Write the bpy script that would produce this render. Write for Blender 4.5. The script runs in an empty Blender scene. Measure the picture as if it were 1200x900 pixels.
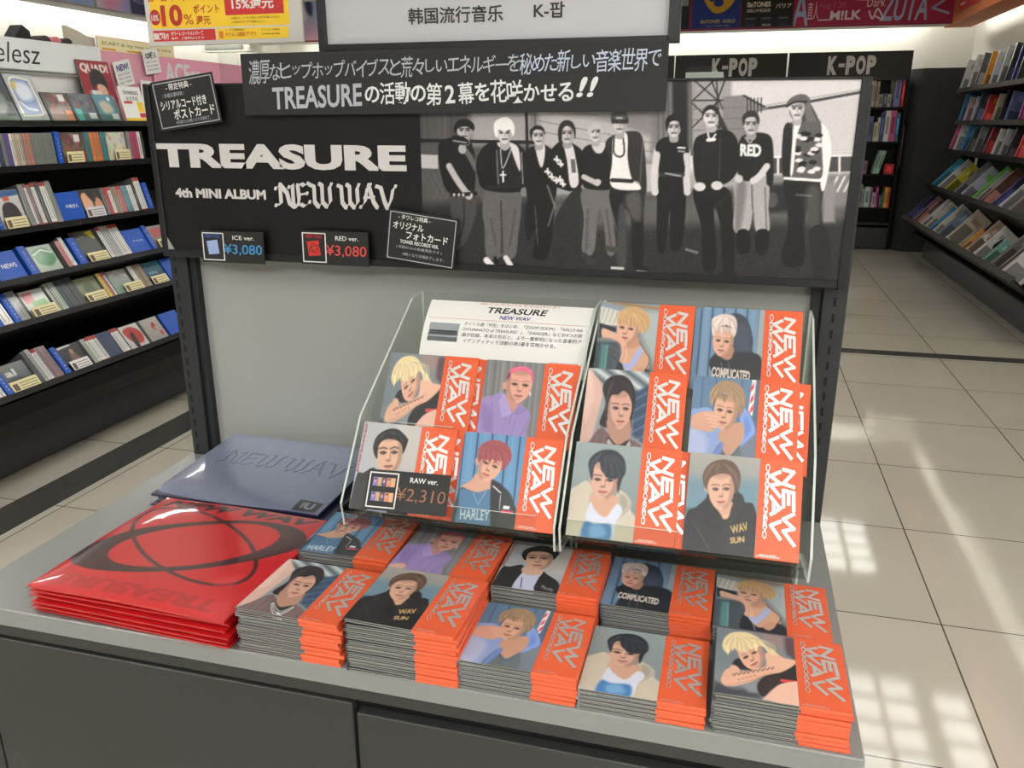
import bpy, math, random
import numpy as np
from mathutils import Matrix, Vector
rnd = random.Random(7)
C = bpy.context.scene.collection
S = bpy.context.scene
T = 0.727            # height of the counter top above the floor

# ------------------------------------------------------------------ camera, light, exposure
cam_d = bpy.data.cameras.new('camera'); cam = bpy.data.objects.new('camera', cam_d); C.objects.link(cam)
cam.location = (-0.17339, -0.77731, T + 0.63567)
cam.rotation_euler = (1.26560, 0.00196, 0.26086)
cam_d.sensor_width = 36; cam_d.lens = 970 / 1200 * 36; cam_d.clip_start = 0.01
S.camera = cam
S.view_settings.view_transform = 'Standard'; S.view_settings.look = 'None'
S.view_settings.gamma = 1; S.view_settings.use_curve_mapping = False
S.view_settings.exposure = 0.0
w = bpy.data.worlds.new('world'); S.world = w; w.use_nodes = True
w.node_tree.nodes['Background'].inputs[0].default_value = (0.9, 0.95, 1.0, 1)
w.node_tree.nodes['Background'].inputs[1].default_value = 0.0
LAMP_W = 34.0       # one ceiling troffer
COVE_E = 30.0        # emission of the cove tubes
LAMPS = [(1.12, 7.3, 8), (-4.4, 7.3, 24), (-1.4, 6.6, 24), (1.12, 4.6, 8), (1.74, 4.5, 8), (-4.4, 4.6, 26), (-1.4, 3.9, 24), (-4.4, 2.0, 30),  # a few match floor reflections; the rest are unseen, added for light
         (1.15, 1.9, 11), (-1.75, 1.8, 30), (-4.4, -.8, 34), (1.25, -.5, 24), (-2.7, -1.9, 66), (.95, -1.8, 56), (-.2, -3.4, 90), (-1.3, -3.5, 74), (.9, -3.4, 60)]
def area_light(x, y, z, sx, sy, power, col=(1, .995, .965)):
    d = bpy.data.lights.new('troffer_light', 'AREA'); d.shape = 'RECTANGLE'; d.size = sx; d.size_y = sy
    d.energy = power; d.color = col
    o = bpy.data.objects.new('troffer_light', d); C.objects.link(o); o.location = (x, y, z)
    return o

# ------------------------------------------------------------------ materials
def lin(c):
    if isinstance(c, (int, float)): c = (c, c, c)
    return tuple(((v / 255) / 12.92 if v / 255 <= .04045 else ((v / 255 + .055) / 1.055) ** 2.4) for v in c)
MATS = {}
def mat(name, rgb=(128, 128, 128), rough=.5, metal=0., spec=.5, coat=0., coatr=.06, emit=0., alpha=1., bump=None, attr=False, noise=0.):
    if name in MATS: return MATS[name]
    m = bpy.data.materials.new(name); m.use_nodes = True; nt = m.node_tree
    b = nt.nodes['Principled BSDF']; I = b.inputs
    c = lin(rgb) + (1,)
    I['Base Color'].default_value = c
    I['Roughness'].default_value = rough; I['Metallic'].default_value = metal
    I['Specular IOR Level'].default_value = spec
    I['Coat Weight'].default_value = coat; I['Coat Roughness'].default_value = coatr
    I['Alpha'].default_value = alpha
    if emit: I['Emission Color'].default_value = c; I['Emission Strength'].default_value = emit
    if attr:
        a = nt.nodes.new('ShaderNodeAttribute'); a.attribute_name = 'Col'
        nt.links.new(a.outputs['Color'], I['Base Color'])
    elif noise:
        tx = nt.nodes.new('ShaderNodeTexCoord'); n = nt.nodes.new('ShaderNodeTexNoise'); n.inputs['Scale'].default_value = 6; n.inputs['Detail'].default_value = 5
        r = nt.nodes.new('ShaderNodeMix'); r.data_type = 'RGBA'
        r.inputs[6].default_value = tuple(v * (1 - noise) for v in c[:3]) + (1,); r.inputs[7].default_value = tuple(min(1, v * (1 + noise)) for v in c[:3]) + (1,)
        nt.links.new(tx.outputs['Object'], n.inputs['Vector']); nt.links.new(n.outputs['Fac'], r.inputs[0]); nt.links.new(r.outputs[2], I['Base Color'])
    if bump:
        sc, st, where = bump
        tx = nt.nodes.new('ShaderNodeTexCoord'); n = nt.nodes.new('ShaderNodeTexNoise'); n.inputs['Scale'].default_value = sc; n.inputs['Detail'].default_value = 3
        bp = nt.nodes.new('ShaderNodeBump'); bp.inputs['Strength'].default_value = st; bp.inputs['Distance'].default_value = .002
        nt.links.new(tx.outputs['Object'], n.inputs['Vector']); nt.links.new(n.outputs['Fac'], bp.inputs['Height'])
        nt.links.new(bp.outputs['Normal'], I[where])
    MATS[name] = m; return m
def clear(name, tint=(235, 240, 236), fac=.12, rough=.02, bump=None):
    """clear sheet plastic: see-through with a glossy skin"""
    if name in MATS: return MATS[name]
    m = bpy.data.materials.new(name); m.use_nodes = True; nt = m.node_tree; nt.nodes.clear()
    o = nt.nodes.new('ShaderNodeOutputMaterial'); mx = nt.nodes.new('ShaderNodeMixShader')
    t = nt.nodes.new('ShaderNodeBsdfTransparent'); t.inputs[0].default_value = lin(tint) + (1,)
    g = nt.nodes.new('ShaderNodeBsdfGlossy'); g.inputs['Roughness'].default_value = rough
    f = nt.nodes.new('ShaderNodeFresnel'); f.inputs['IOR'].default_value = 1.45
    ad = nt.nodes.new('ShaderNodeMath'); ad.operation = 'MULTIPLY_ADD'; ad.inputs[1].default_value = .9; ad.inputs[2].default_value = fac * .3
    ge = nt.nodes.new('ShaderNodeNewGeometry'); iv = nt.nodes.new('ShaderNodeMath'); iv.operation = 'SUBTRACT'; iv.inputs[0].default_value = 1.0
    ml = nt.nodes.new('ShaderNodeMath'); ml.operation = 'MULTIPLY'; nt.links.new(ge.outputs['Backfacing'], iv.inputs[1])
    nt.links.new(f.outputs[0], ad.inputs[0]); nt.links.new(ad.outputs[0], ml.inputs[0]); nt.links.new(iv.outputs[0], ml.inputs[1]); nt.links.new(ml.outputs[0], mx.inputs[0])
    nt.links.new(t.outputs[0], mx.inputs[1]); nt.links.new(g.outputs[0], mx.inputs[2]); nt.links.new(mx.outputs[0], o.inputs[0])
    if bump:
        tx = nt.nodes.new('ShaderNodeTexCoord'); n = nt.nodes.new('ShaderNodeTexNoise'); n.inputs['Scale'].default_value = bump[0]
        bp = nt.nodes.new('ShaderNodeBump'); bp.inputs['Strength'].default_value = bump[1]; bp.inputs['Distance'].default_value = .003
        nt.links.new(tx.outputs['Object'], n.inputs['Vector']); nt.links.new(n.outputs['Fac'], bp.inputs['Height']); nt.links.new(bp.outputs['Normal'], g.inputs['Normal'])
    MATS[name] = m; return m

PRINT = mat('printed_picture', rough=.45, coat=.35, coatr=.06, attr=True, bump=(70, .10, 'Coat Normal'))
PRINTM = mat('printed_paper', rough=.6, attr=True)
POSTER = mat('laminated_poster', rough=.4, coat=.5, coatr=.03, attr=True)
INK_W = mat('white_ink', (225, 225, 222), .6)
INK_K = mat('black_ink', (18, 18, 18), .6)
BLACKCARD = mat('black_card', (24, 24, 24), .55)
PAPER = mat('white_paper', (235, 235, 232), .7)
CREAM = mat('cream_paper', (236, 226, 178), .7)

# ------------------------------------------------------------------ mesh builder
def frame(o, x, y):
    """4x4 whose local x/y axes are the unit vectors along x and y, origin o"""
    x = np.array(x, float); y = np.array(y, float); x /= np.linalg.norm(x)
    n = np.cross(x, y); n /= np.linalg.norm(n); y = np.cross(n, x)
    M = np.eye(4); M[:3, 0] = x; M[:3, 1] = y; M[:3, 2] = n; M[:3, 3] = o; return M
def rot(axis, deg):
    return np.array(Matrix.Rotation(math.radians(deg), 4, axis))
def tr(x, y, z):
    M = np.eye(4); M[:3, 3] = (x, y, z); return M
I4 = np.eye(4)
TXT = {}
def text_geo(s, bold=0., res=3):
    k = (s, round(bold, 4), res)
    if k in TXT: return TXT[k]
    cu = bpy.data.curves.new('lettering', 'FONT'); cu.body = s; cu.offset = bold; cu.resolution_u = res; cu.fill_mode = 'FRONT'
    ob = bpy.data.objects.new('lettering', cu)
    me = ob.to_mesh()
    V = np.array([v.co[:] for v in me.vertices], float).reshape(-1, 3)
    me.calc_loop_triangles()
    F = [tuple(t.vertices) for t in me.loop_triangles]
    ob.to_mesh_clear(); bpy.data.objects.remove(ob); bpy.data.curves.remove(cu)
    if len(V): lo, hi = V[:, :2].min(0), V[:, :2].max(0)
    else: lo, hi = np.zeros(2), np.ones(2)
    TXT[k] = ((V[:, :2] - (lo + hi) / 2), F, hi - lo); return TXT[k]
class MB:
    def __init__(s): s.V = []; s.F = []; s.MI = []; s.mats = []; s.col = {}; s.n = 0; s.smooth = []
    def add(s, V, F, m, M=None, col=None, smooth=False):
        V = np.asarray(V, float)
        if M is not None: V = V @ M[:3, :3].T + M[:3, 3]
        if m not in s.mats: s.mats.append(m)
        mi = s.mats.index(m)
        s.V.append(V); s.F += [tuple(i + s.n for i in f) for f in F]; s.MI += [mi] * len(F); s.smooth += [smooth] * len(F)
        if col is not None: s.col[s.n] = np.asarray(col, float)
        s.n += len(V); return s
    def box(s, x0, x1, y0, y1, z0, z1, m, M=None, bev=0.):
        if bev:
            b = bev; vs = []
            # chamfered box: each corner gives three points
            P = {}
            for i, x in enumerate((x0, x1)):
                for j, y in enumerate((y0, y1)):
                    for k, z in enumerate((z0, z1)):
                        sx, sy, sz = (1 - 2 * i) * b, (1 - 2 * j) * b, (1 - 2 * k) * b
                        for a, v in enumerate(((x, y + sy, z + sz), (x + sx, y, z + sz), (x + sx, y + sy, z))):
                            P[i, j, k, a] = len(vs); vs.append(v)
            F = []
            F += [(P[0,0,0,0],P[0,0,1,0],P[0,1,1,0],P[0,1,0,0]), (P[1,0,0,0],P[1,1,0,0],P[1,1,1,0],P[1,0,1,0])]
            F += [(P[0,0,0,1],P[1,0,0,1],P[1,0,1,1],P[0,0,1,1]), (P[0,1,0,1],P[0,1,1,1],P[1,1,1,1],P[1,1,0,1])]
            F += [(P[0,0,0,2],P[0,1,0,2],P[1,1,0,2],P[1,0,0,2]), (P[0,0,1,2],P[1,0,1,2],P[1,1,1,2],P[0,1,1,2])]
            for i in (0, 1):
                for j in (0, 1): F.append((P[i,j,0,0],P[i,j,0,1],P[i,j,1,1],P[i,j,1,0]))
                for k in (0, 1): F.append((P[i,0,k,0],P[i,0,k,2],P[i,1,k,2],P[i,1,k,0]))
                for j in (0, 1): F.append((P[0,i,j,1],P[0,i,j,2],P[1,i,j,2],P[1,i,j,1]))
                for j in (0, 1):
                    for k in (0, 1): F.append((P[i,j,k,0],P[i,j,k,1],P[i,j,k,2]))
            return s.add(vs, F, m, M)
        v = [(x, y, z) for x in (x0, x1) for y in (y0, y1) for z in (z0, z1)]
        return s.add(v, [(0,1,3,2),(4,6,7,5),(0,4,5,1),(2,3,7,6),(0,2,6,4),(1,5,7,3)], m, M)
    def quad(s, pts, m, M=None): return s.add(pts, [tuple(range(len(pts)))], m, M)
    def prism(s, poly, z0, z1, m, M=None, side=None):
        n = len(poly); v = [(x, y, z0) for x, y in poly] + [(x, y, z1) for x, y in poly]
        s.add(v, [tuple(range(n))[::-1], tuple(range(n, 2 * n))], m, M)
        return s.add(v, [(i, (i + 1) % n, n + (i + 1) % n, n + i) for i in range(n)], side or m, M)
    def tube(s, pts, r, m, M=None, k=8, closed=False):
        pts = [np.array(p, float) for p in pts]; V = []; n = len(pts); F = []
        for i, p in enumerate(pts):
            d = pts[min(i + 1, n - 1)] - pts[max(i - 1, 0)]; d /= np.linalg.norm(d) + 1e-12
            a = np.cross(d, (0, 0, 1) if abs(d[2]) < .9 else (1, 0, 0)); a /= np.linalg.norm(a); b = np.cross(d, a)
            V += [p + r * (a * math.cos(t) + b * math.sin(t)) for t in np.linspace(0, 2 * math.pi, k, endpoint=False)]
        for i in range(n - 1): F += [(i*k+j, i*k+(j+1)%k, (i+1)*k+(j+1)%k, (i+1)*k+j) for j in range(k)]
        F += [tuple(range(k))[::-1], tuple(range((n-1)*k, n*k))]
        return s.add(V, F, m, M)
    def text(s, body, M, x, y, wd, ht, m, bold=0., shear=0., lift=.0004, rotz=0., res=3):
        P, F, sz = text_geo(body, bold, res)
        if not len(P): return s
        sx = wd / sz[0] if wd else ht / sz[1]; sy = ht / sz[1] if ht else sx
        Q = P * (sx, sy); Q = np.stack([Q[:, 0] + shear * Q[:, 1], Q[:, 1], np.full(len(Q), lift)], 1)
        if rotz:
            a = math.radians(rotz); c, d = math.cos(a), math.sin(a); Q = np.stack([Q[:,0]*c-Q[:,1]*d, Q[:,0]*d+Q[:,1]*c, Q[:,2]], 1)
        Q[:, 0] += x; Q[:, 1] += y
        return s.add(Q, F, m, M)
    def grid(s, cv, m, P):
        """canvas picture on a grid; P(u,v) arrays -> points (u right, v down, 0..1)"""
        h, wd = cv.a.shape[:2]
        v, u = np.meshgrid(np.linspace(0, 1, h), np.linspace(0, 1, wd), indexing='ij')
        V = P(u.ravel(), v.ravel())
        i = np.arange((h - 1) * (wd - 1)); r, c = i // (wd - 1), i % (wd - 1); a = r * wd + c
        F = list(map(tuple, np.stack([a + wd, a + wd + 1, a + 1, a], 1).tolist()))
        return s.add(V, F, m, None, np.clip(cv.a.reshape(-1, 3), 0, 1), True)
    def mesh(s, name):
        me = bpy.data.meshes.new(name)
        V = np.concatenate(s.V) if s.V else np.zeros((0, 3))
        me.from_pydata(V.tolist(), [], s.F)
        for m in s.mats: me.materials.append(m)
        me.polygons.foreach_set('material_index', s.MI)
        me.polygons.foreach_set('use_smooth', s.smooth)
        if s.col:
            c = np.ones((len(V), 4))
            for st, a in s.col.items():
                a = np.where(a <= .04045, a / 12.92, ((a + .055) / 1.055) ** 2.4); c[st:st + len(a), :3] = a
            at = me.color_attributes.new('Col', 'FLOAT_COLOR', 'POINT'); at.data.foreach_set('color', c.ravel())
        me.update(); return me
    def build(s, name, parent=None, loc=(0, 0, 0)):
        o = bpy.data.objects.new(name, s.mesh(name)); C.objects.link(o); o.location = loc
        if parent: o.parent = parent
        return o
def thing(name, label, cat, loc=(0, 0, 0), rz=0, group=None, M=None):
    o = bpy.data.objects.new(name, None); C.objects.link(o); o.empty_display_size = .05
    if M is not None: o.matrix_world = Matrix(M.tolist())
    else: o.location = loc; o.rotation_euler = (0, 0, rz)
    return tag(o, label, cat, group)
def tag(o, label, cat, group=None):
    o['label'] = label; o['category'] = cat
    if group: o['group'] = group
    return o
def struct(o): o['kind'] = 'structure'; return o
def dup(root, label, group=None, M=None):
    r = root.copy(); C.objects.link(r); r['label'] = label
    if group: r['group'] = group
    if M is not None: r.matrix_world = Matrix(M.tolist())
    for ch in list(root.children):
        c = ch.copy(); C.objects.link(c); c.parent = r
        for g in list(ch.children):
            d = g.copy(); C.objects.link(d); d.parent = c
    return r
ORD = ['', 'first', 'second', 'third', 'fourth', 'fifth', 'sixth', 'seventh', 'eighth', 'ninth', 'tenth', 'eleventh', 'twelfth', 'thirteenth', 'fourteenth']

# ------------------------------------------------------------------ a small painter for printed pictures
def homog(src, dst):
    A = []; b = []
    for (x, y), (u, v) in zip(src, dst):
        A.append([x, y, 1, 0, 0, 0, -u*x, -u*y]); b.append(u); A.append([0, 0, 0, x, y, 1, -v*x, -v*y]); b.append(v)
    h = np.linalg.solve(np.array(A, float), np.array(b, float)); return np.append(h, 1).reshape(3, 3)
def curve(pts, closed=True, n=5):
    P = np.array(pts, float); N = len(P); out = []
    for i in range(N if closed else N - 1):
        g = lambda j: P[j % N] if closed else P[min(max(j, 0), N - 1)]
        p0, p1, p2, p3 = g(i - 1), g(i), g(i + 1), g(i + 2)
        for t in np.linspace(0, 1, n, endpoint=False):
            out.append(.5 * (2*p1 + (p2-p0)*t + (2*p0-5*p1+4*p2-p3)*t*t + (3*p1-p0-3*p2+p3)*t**3))
    if not closed: out.append(P[-1])
    return np.array(out)
class Canvas:
    def __init__(s, w, h, bg, quad=None):
        """quad: corners of the artwork (TL,TR,BR,BL) in the units the shapes are given in"""
        s.w, s.h = w, h; s.a = np.empty((h, w, 3)); s.a[:] = np.array(bg) / 255
        yy, xx = np.mgrid[0:h, 0:w].astype(float); s.xx, s.yy = xx, yy
        q = quad or [(0, 0), (1, 0), (1, 1), (0, 1)]
        s.H = homog(q, [(0, 0), (w - 1, 0), (w - 1, h - 1), (0, h - 1)])
        s.k = math.sqrt(abs(np.linalg.det(s.H[:2, :2])))   # cells per unit
        s.r = np.random.RandomState(3)
    def m(s, pts):
        p = np.asarray(pts, float); q = np.c_[p, np.ones(len(p))] @ s.H.T; return q[:, :2] / q[:, 2:]
    def _mix(s, sl, al, col):
        s.a[sl] = s.a[sl] * (1 - al[..., None]) + np.array(col) / 255 * al[..., None]
    def _sl(s, P, pad):
        x0, y0 = np.floor(P.min(0) - pad).astype(int); x1, y1 = np.ceil(P.max(0) + pad).astype(int) + 1
        x0, y0 = max(x0, 0), max(y0, 0); x1, y1 = min(x1, s.w), min(y1, s.h)
        return None if x1 <= x0 or y1 <= y0 else (slice(y0, y1), slice(x0, x1))
    def poly(s, pts, col, soft=.5, op=1., smooth=False):
        if smooth: pts = curve(pts)
        P = s.m(pts); sl = s._sl(P, soft + 1)
        if sl is None: return
        X, Y = s.xx[sl], s.yy[sl]; ins = np.zeros(X.shape, bool); d2 = np.full(X.shape, 1e9)
        for i in range(len(P)):
            a, b = P[i], P[(i + 1) % len(P)]; e = b - a
            t = np.clip(((X - a[0]) * e[0] + (Y - a[1]) * e[1]) / (e @ e + 1e-12), 0, 1)
            d2 = np.minimum(d2, (X - a[0] - t * e[0]) ** 2 + (Y - a[1] - t * e[1]) ** 2)
            if a[1] != b[1]:
                ins ^= ((a[1] > Y) != (b[1] > Y)) & (X < (b[0] - a[0]) * (Y - a[1]) / (b[1] - a[1]) + a[0])
        d = np.sqrt(d2) * np.where(ins, 1, -1); s._mix(sl, np.clip(.5 + d / (2 * max(soft, .35)), 0, 1) * op, col)
    def blob(s, pts, col, soft=.5, op=1.): s.poly(pts, col, soft, op, True)
    def ell(s, cx, cy, rx, ry, col, soft=.5, op=1., rotd=0, n=18):
        a = math.radians(rotd); t = np.linspace(0, 2 * math.pi, n, endpoint=False)
        x, y = rx * np.cos(t), ry * np.sin(t)
        s.poly(np.stack([cx + x*math.cos(a) - y*math.sin(a), cy + x*math.sin(a) + y*math.cos(a)], 1), col, soft, op)
    def line(s, pts, wd, col, op=1., soft=.5, smooth=False):
        if smooth: pts = curve(pts, False)
        P = s.m(pts); r = wd * s.k / 2; sl = s._sl(P, r + soft + 1)
        if sl is None: return
        X, Y = s.xx[sl], s.yy[sl]; d2 = np.full(X.shape, 1e9)
        for a, b in zip(P[:-1], P[1:]):
            e = b - a; t = np.clip(((X - a[0]) * e[0] + (Y - a[1]) * e[1]) / (e @ e + 1e-12), 0, 1)
            d2 = np.minimum(d2, (X - a[0] - t * e[0]) ** 2 + (Y - a[1] - t * e[1]) ** 2)
        s._mix(sl, np.clip(.5 + (r - np.sqrt(d2)) / (2 * max(soft, .35)), 0, 1) * op, col)
    def text(s, body, cx, cy, wd, ht, col, op=1., bold=0., shear=0., rotd=0, soft=.4):
        P, F, sz = text_geo(body, bold)
        Q = P * (wd / sz[0], -ht / sz[1]); Q[:, 0] -= shear * Q[:, 1]; a = math.radians(rotd)
        Q = np.stack([cx + Q[:,0]*math.cos(a) - Q[:,1]*math.sin(a), cy + Q[:,0]*math.sin(a) + Q[:,1]*math.cos(a)], 1)
        R = s.m(Q); sl = s._sl(R, 2)
        if sl is None: return
        X, Y = s.xx[sl], s.yy[sl]; cov = np.zeros(X.shape)
        for dx in (-.25, .25):
            for dy in (-.25, .25):
                ins = np.zeros(X.shape, bool)
                for f in F:
                    p, q, r = R[f[0]], R[f[1]], R[f[2]]
                    x0, x1 = min(p[0], q[0], r[0]), max(p[0], q[0], r[0]); y0, y1 = min(p[1], q[1], r[1]), max(p[1], q[1], r[1])
                    i0, i1 = max(int(math.floor(x0 - sl[1].start - .5)), 0), int(math.ceil(x1 - sl[1].start + .5)) + 1
                    j0, j1 = max(int(math.floor(y0 - sl[0].start - .5)), 0), int(math.ceil(y1 - sl[0].start + .5)) + 1
                    if i1 <= i0 or j1 <= j0: continue
                    x = X[j0:j1, i0:i1] + dx; y = Y[j0:j1, i0:i1] + dy
                    g = lambda A, B: (x - A[0]) * (B[1] - A[1]) - (y - A[1]) * (B[0] - A[0])
                    e1, e2, e3 = g(p, q), g(q, r), g(r, p)
                    ins[j0:j1, i0:i1] |= ((e1 >= 0) & (e2 >= 0) & (e3 >= 0)) | ((e1 <= 0) & (e2 <= 0) & (e3 <= 0))
                cov += ins / 4
        s._mix(sl, cov * op, col)
    def grad(s, c0, c1, ang=90):
        t = s.yy / (s.h - 1) if ang == 90 else s.xx / (s.w - 1)
        s.a[:] = (np.array(c0) * (1 - t[..., None]) + np.array(c1) * t[..., None]) / 255
    def noise(s, amt, cells=0):
        n = s.r.randn(s.h, s.w) if not cells else np.kron(s.r.randn(-(-s.h // cells), -(-s.w // cells)), np.ones((cells, cells)))[:s.h, :s.w]
        s.a += n[..., None] * amt / 255
# ------------------------------------------------------------------ the room
def floor_material():
    m = bpy.data.materials.new('polished_tile'); m.use_nodes = True; nt = m.node_tree; L = nt.links; b = nt.nodes['Principled BSDF']
    g = nt.nodes.new('ShaderNodeTexCoord'); sp = nt.nodes.new('ShaderNodeSeparateXYZ'); L.new(g.outputs['Object'], sp.inputs[0])
    def math_(op, a, bb=0., c=None):
        n = nt.nodes.new('ShaderNodeMath'); n.operation = op
        for i, v in enumerate((a, bb, c)):
            if v is None: continue
            if isinstance(v, (int, float)): n.inputs[i].default_value = v
            else: L.new(v, n.inputs[i])
        return n.outputs[0]
    def axis(o, off):
        t = math_('MULTIPLY_ADD', o, 1 / .6, -off / .6 + 40)
        f = math_('FRACT', t); d = math_('ABSOLUTE', math_('SUBTRACT', f, .5)); return math_('GREATER_THAN', d, .5 - .0038), math_('FLOOR', t)
    gx, fx = axis(sp.outputs[0], .478); gy, fy = axis(sp.outputs[1], 1.508)
    gr = math_('MAXIMUM', gx, gy)
    cb = nt.nodes.new('ShaderNodeCombineXYZ'); L.new(fx, cb.inputs[0]); L.new(fy, cb.inputs[1])
    wn = nt.nodes.new('ShaderNodeTexWhiteNoise'); L.new(cb.outputs[0], wn.inputs['Vector'])
    ns = nt.nodes.new('ShaderNodeTexNoise'); ns.inputs['Scale'].default_value = 3; L.new(g.outputs['Object'], ns.inputs['Vector'])
    k = math_('MULTIPLY_ADD', wn.outputs[0], .05, .95); k = math_('MULTIPLY', k, math_('MULTIPLY_ADD', ns.outputs['Fac'], .12, .94))
    mx = nt.nodes.new('ShaderNodeMix'); mx.data_type = 'RGBA'; L.new(gr, mx.inputs[0])
    mx.inputs[6].default_value = lin((188, 182, 168)) + (1,); mx.inputs[7].default_value = lin((84, 76, 66)) + (1,)
    vm = nt.nodes.new('ShaderNodeVectorMath'); vm.operation = 'SCALE'; L.new(mx.outputs[2], vm.inputs[0]); L.new(k, vm.inputs['Scale'])
    L.new(vm.outputs[0], b.inputs['Base Color'])
    b.inputs['Roughness'].default_value = .06; b.inputs['Specular IOR Level'].default_value = .62
    bp = nt.nodes.new('ShaderNodeBump'); bp.inputs['Strength'].default_value = .05; bp.inputs['Distance'].default_value = .004
    n2 = nt.nodes.new('ShaderNodeTexNoise'); n2.inputs['Scale'].default_value = 2.2; L.new(g.outputs['Object'], n2.inputs['Vector'])
    L.new(n2.outputs['Fac'], bp.inputs['Height']); L.new(bp.outputs['Normal'], b.inputs['Normal'])
    return m
XL, XR, YB, YF, ZC = -6.15, 2.15, 9.75, -4.2, 2.75
WALL = mat('white_wall', (240, 240, 235), .85, noise=.02)
CEIL = mat('ceiling_white', (205, 203, 198), .9, noise=.02)
mb = MB(); mb.box(XL, XR, YF, YB, -.1, 0, floor_material()); struct(mb.build('floor'))
STRIPE = mat('dark_floor_tile', (72, 71, 68), .12, spec=.5, noise=.04)
mb = MB(); mb.box(-2.735, -2.56, YF + .1, 4.55, -.02, .0012, STRIPE); struct(mb.build('trim_1'))
mb = MB(); mb.box(-2.735, 1.74, 4.55, 4.66, -.02, .0012, STRIPE); struct(mb.build('trim_2'))
mb = MB(); mb.box(XL, XR, YB, YB + .1, 0, ZC, WALL); struct(mb.build('wall_back'))
mb = MB(); mb.box(XL - .1, XL, YF, YB, 0, ZC, WALL); struct(mb.build('wall_left'))
mb = MB(); mb.box(XR, XR + .1, YF, YB, 0, ZC, WALL); struct(mb.build('wall_right'))
mb = MB(); mb.box(XL, XR, YF - .1, YF, 0, ZC, mat('rear_wall', (66, 66, 65), .8, noise=.03)); struct(mb.build('wall_front'))
mb = MB(); mb.box(XL, XR, YF, YB, ZC, ZC + .1, CEIL); struct(mb.build('ceiling'))
# dropped soffits with a lit cove behind their lower edge
SOF = mat('soffit_grey', (150, 148, 145), .6); SOFR = mat('soffit_crimson', (150, 34, 70), .6); SOFO = mat('soffit_orange', (206, 118, 66), .55)
ZS = 2.31
mb = MB(); mb.box(XL + .2, -5.72, YF, 9.0, ZS + .012, ZC, SOF); struct(mb.build('trim_3'))
mb = MB(); SOFW = mat('soffit_white', (214, 213, 208), .7); mb.box(XL, 1.76, 9.024, YB - .38, ZS, ZC, SOFW); mb.box(XL, 1.76, 9.018, 9.024, ZS - .006, ZC, SOFR); struct(mb.build('trim_4'))
mb = MB(); mb.box(1.76, XR - .26, YF, YB - .38, ZS - .012, ZC, SOFO); mb.box(XR - .26, XR - .255, YF, YB - .38, ZS + .02, ZC, SOFW); struct(mb.build('trim_5'))
mb = MB(); mb.box(XR - .26, XR - .14, YF, YB - .38, ZS - .012, ZS, SOFO); mb.box(XR - .26, XR - .135, YF, YB - .38, ZS, ZS + .02, SOFW); struct(mb.build('trim_6'))
TUBE = mat('cove_tube', (255, 250, 238), emit=COVE_E)
HOLD = mat('lamp_holder', (200, 200, 200), .5)
TUBE2 = mat('cove_tube_dim', (255, 250, 238), emit=COVE_E * .4)
def cove(name, label, a, b, tm=None):
    t = thing(name, label, 'light', a)
    mb = MB(); d = np.array(b) - np.array(a)
    mb.tube([(0, 0, 0), d], .016, tm or TUBE); mb.build('tube', t)
    u = d / np.linalg.norm(d)
    for q in (-.01, np.linalg.norm(d) - .01): h = MB(); h.tube([u * q, u * (q + .02)], .02, HOLD); h.build('tube_cap', t)
nb = int(6.6 / 1.2)
for i in range(6): cove('cove_lamp', 'white cove lamp tube %s from the right above the back wall fixtures' % ORD[6 - i], (-5.6 + 1.21 * i, YB - .2, ZS + .16), (-5.6 + 1.21 * i + 1.17, YB - .2, ZS + .16))
for i in range(6): cove('cove_lamp', 'white cove lamp tube %s from the back above the right wall fixture' % ORD[6 - i], (XR - .205, 2.1 + 1.21 * i, ZS + .075), (XR - .205, 2.1 + 1.21 * i + 1.17, ZS + .075), TUBE2)
for i in range(4): cove('cove_lamp', 'white cove lamp tube %s from the back along the left wall' % ORD[4 - i], (XL + .13, 4.2 + 1.21 * i, ZS + .12), (XL + .13, 4.2 + 1.21 * i + 1.17, ZS + .12))
# ceiling troffers with egg-crate louvres, most of them added to light the shop
LOUV = mat('louvre_white', (225, 225, 222), .35, spec=.6)
def troffer(i, x, y, p_):
    t = thing('ceiling_light', 'white louvred ceiling light panel of a mostly added set, %s counted from the back wall' % (ORD + ['fifteenth', 'sixteenth', 'seventeenth'])[i + 1], 'ceiling light', (x, y, ZC - .002))
    f = MB(); w_, l_ = .5, 1.1
    for a in ((-w_/2 - .03, -w_/2, -l_/2 - .03, l_/2 + .03), (w_/2, w_/2 + .03, -l_/2 - .03, l_/2 + .03), (-w_/2, w_/2, -l_/2 - .03, -l_/2), (-w_/2, w_/2, l_/2, l_/2 + .03)): f.box(*a, -.075, 0, LOUV)
    f.build('frame', t)
    g = MB(); g.box(-.022, .022, -l_/2, l_/2, -.07, -.045, LOUV)
    for k in (-1, 0, 1): g.box(-w_/2, w_/2, k * l_/4 - .022, k * l_/4 + .022, -.07, -.045, LOUV)
    g.build('louvre', t)
    a = area_light(x, y, ZC - .035, w_ - .02, l_ - .02, p_); a.parent = t; a.matrix_world = Matrix.Translation((x, y, ZC - .035)); a.location = (0, 0, -.033)
for i, (x, y, p_) in enumerate(sorted(LAMPS, key=lambda q: (-q[1], q[0]))): troffer(i, x, y, p_)
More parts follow.
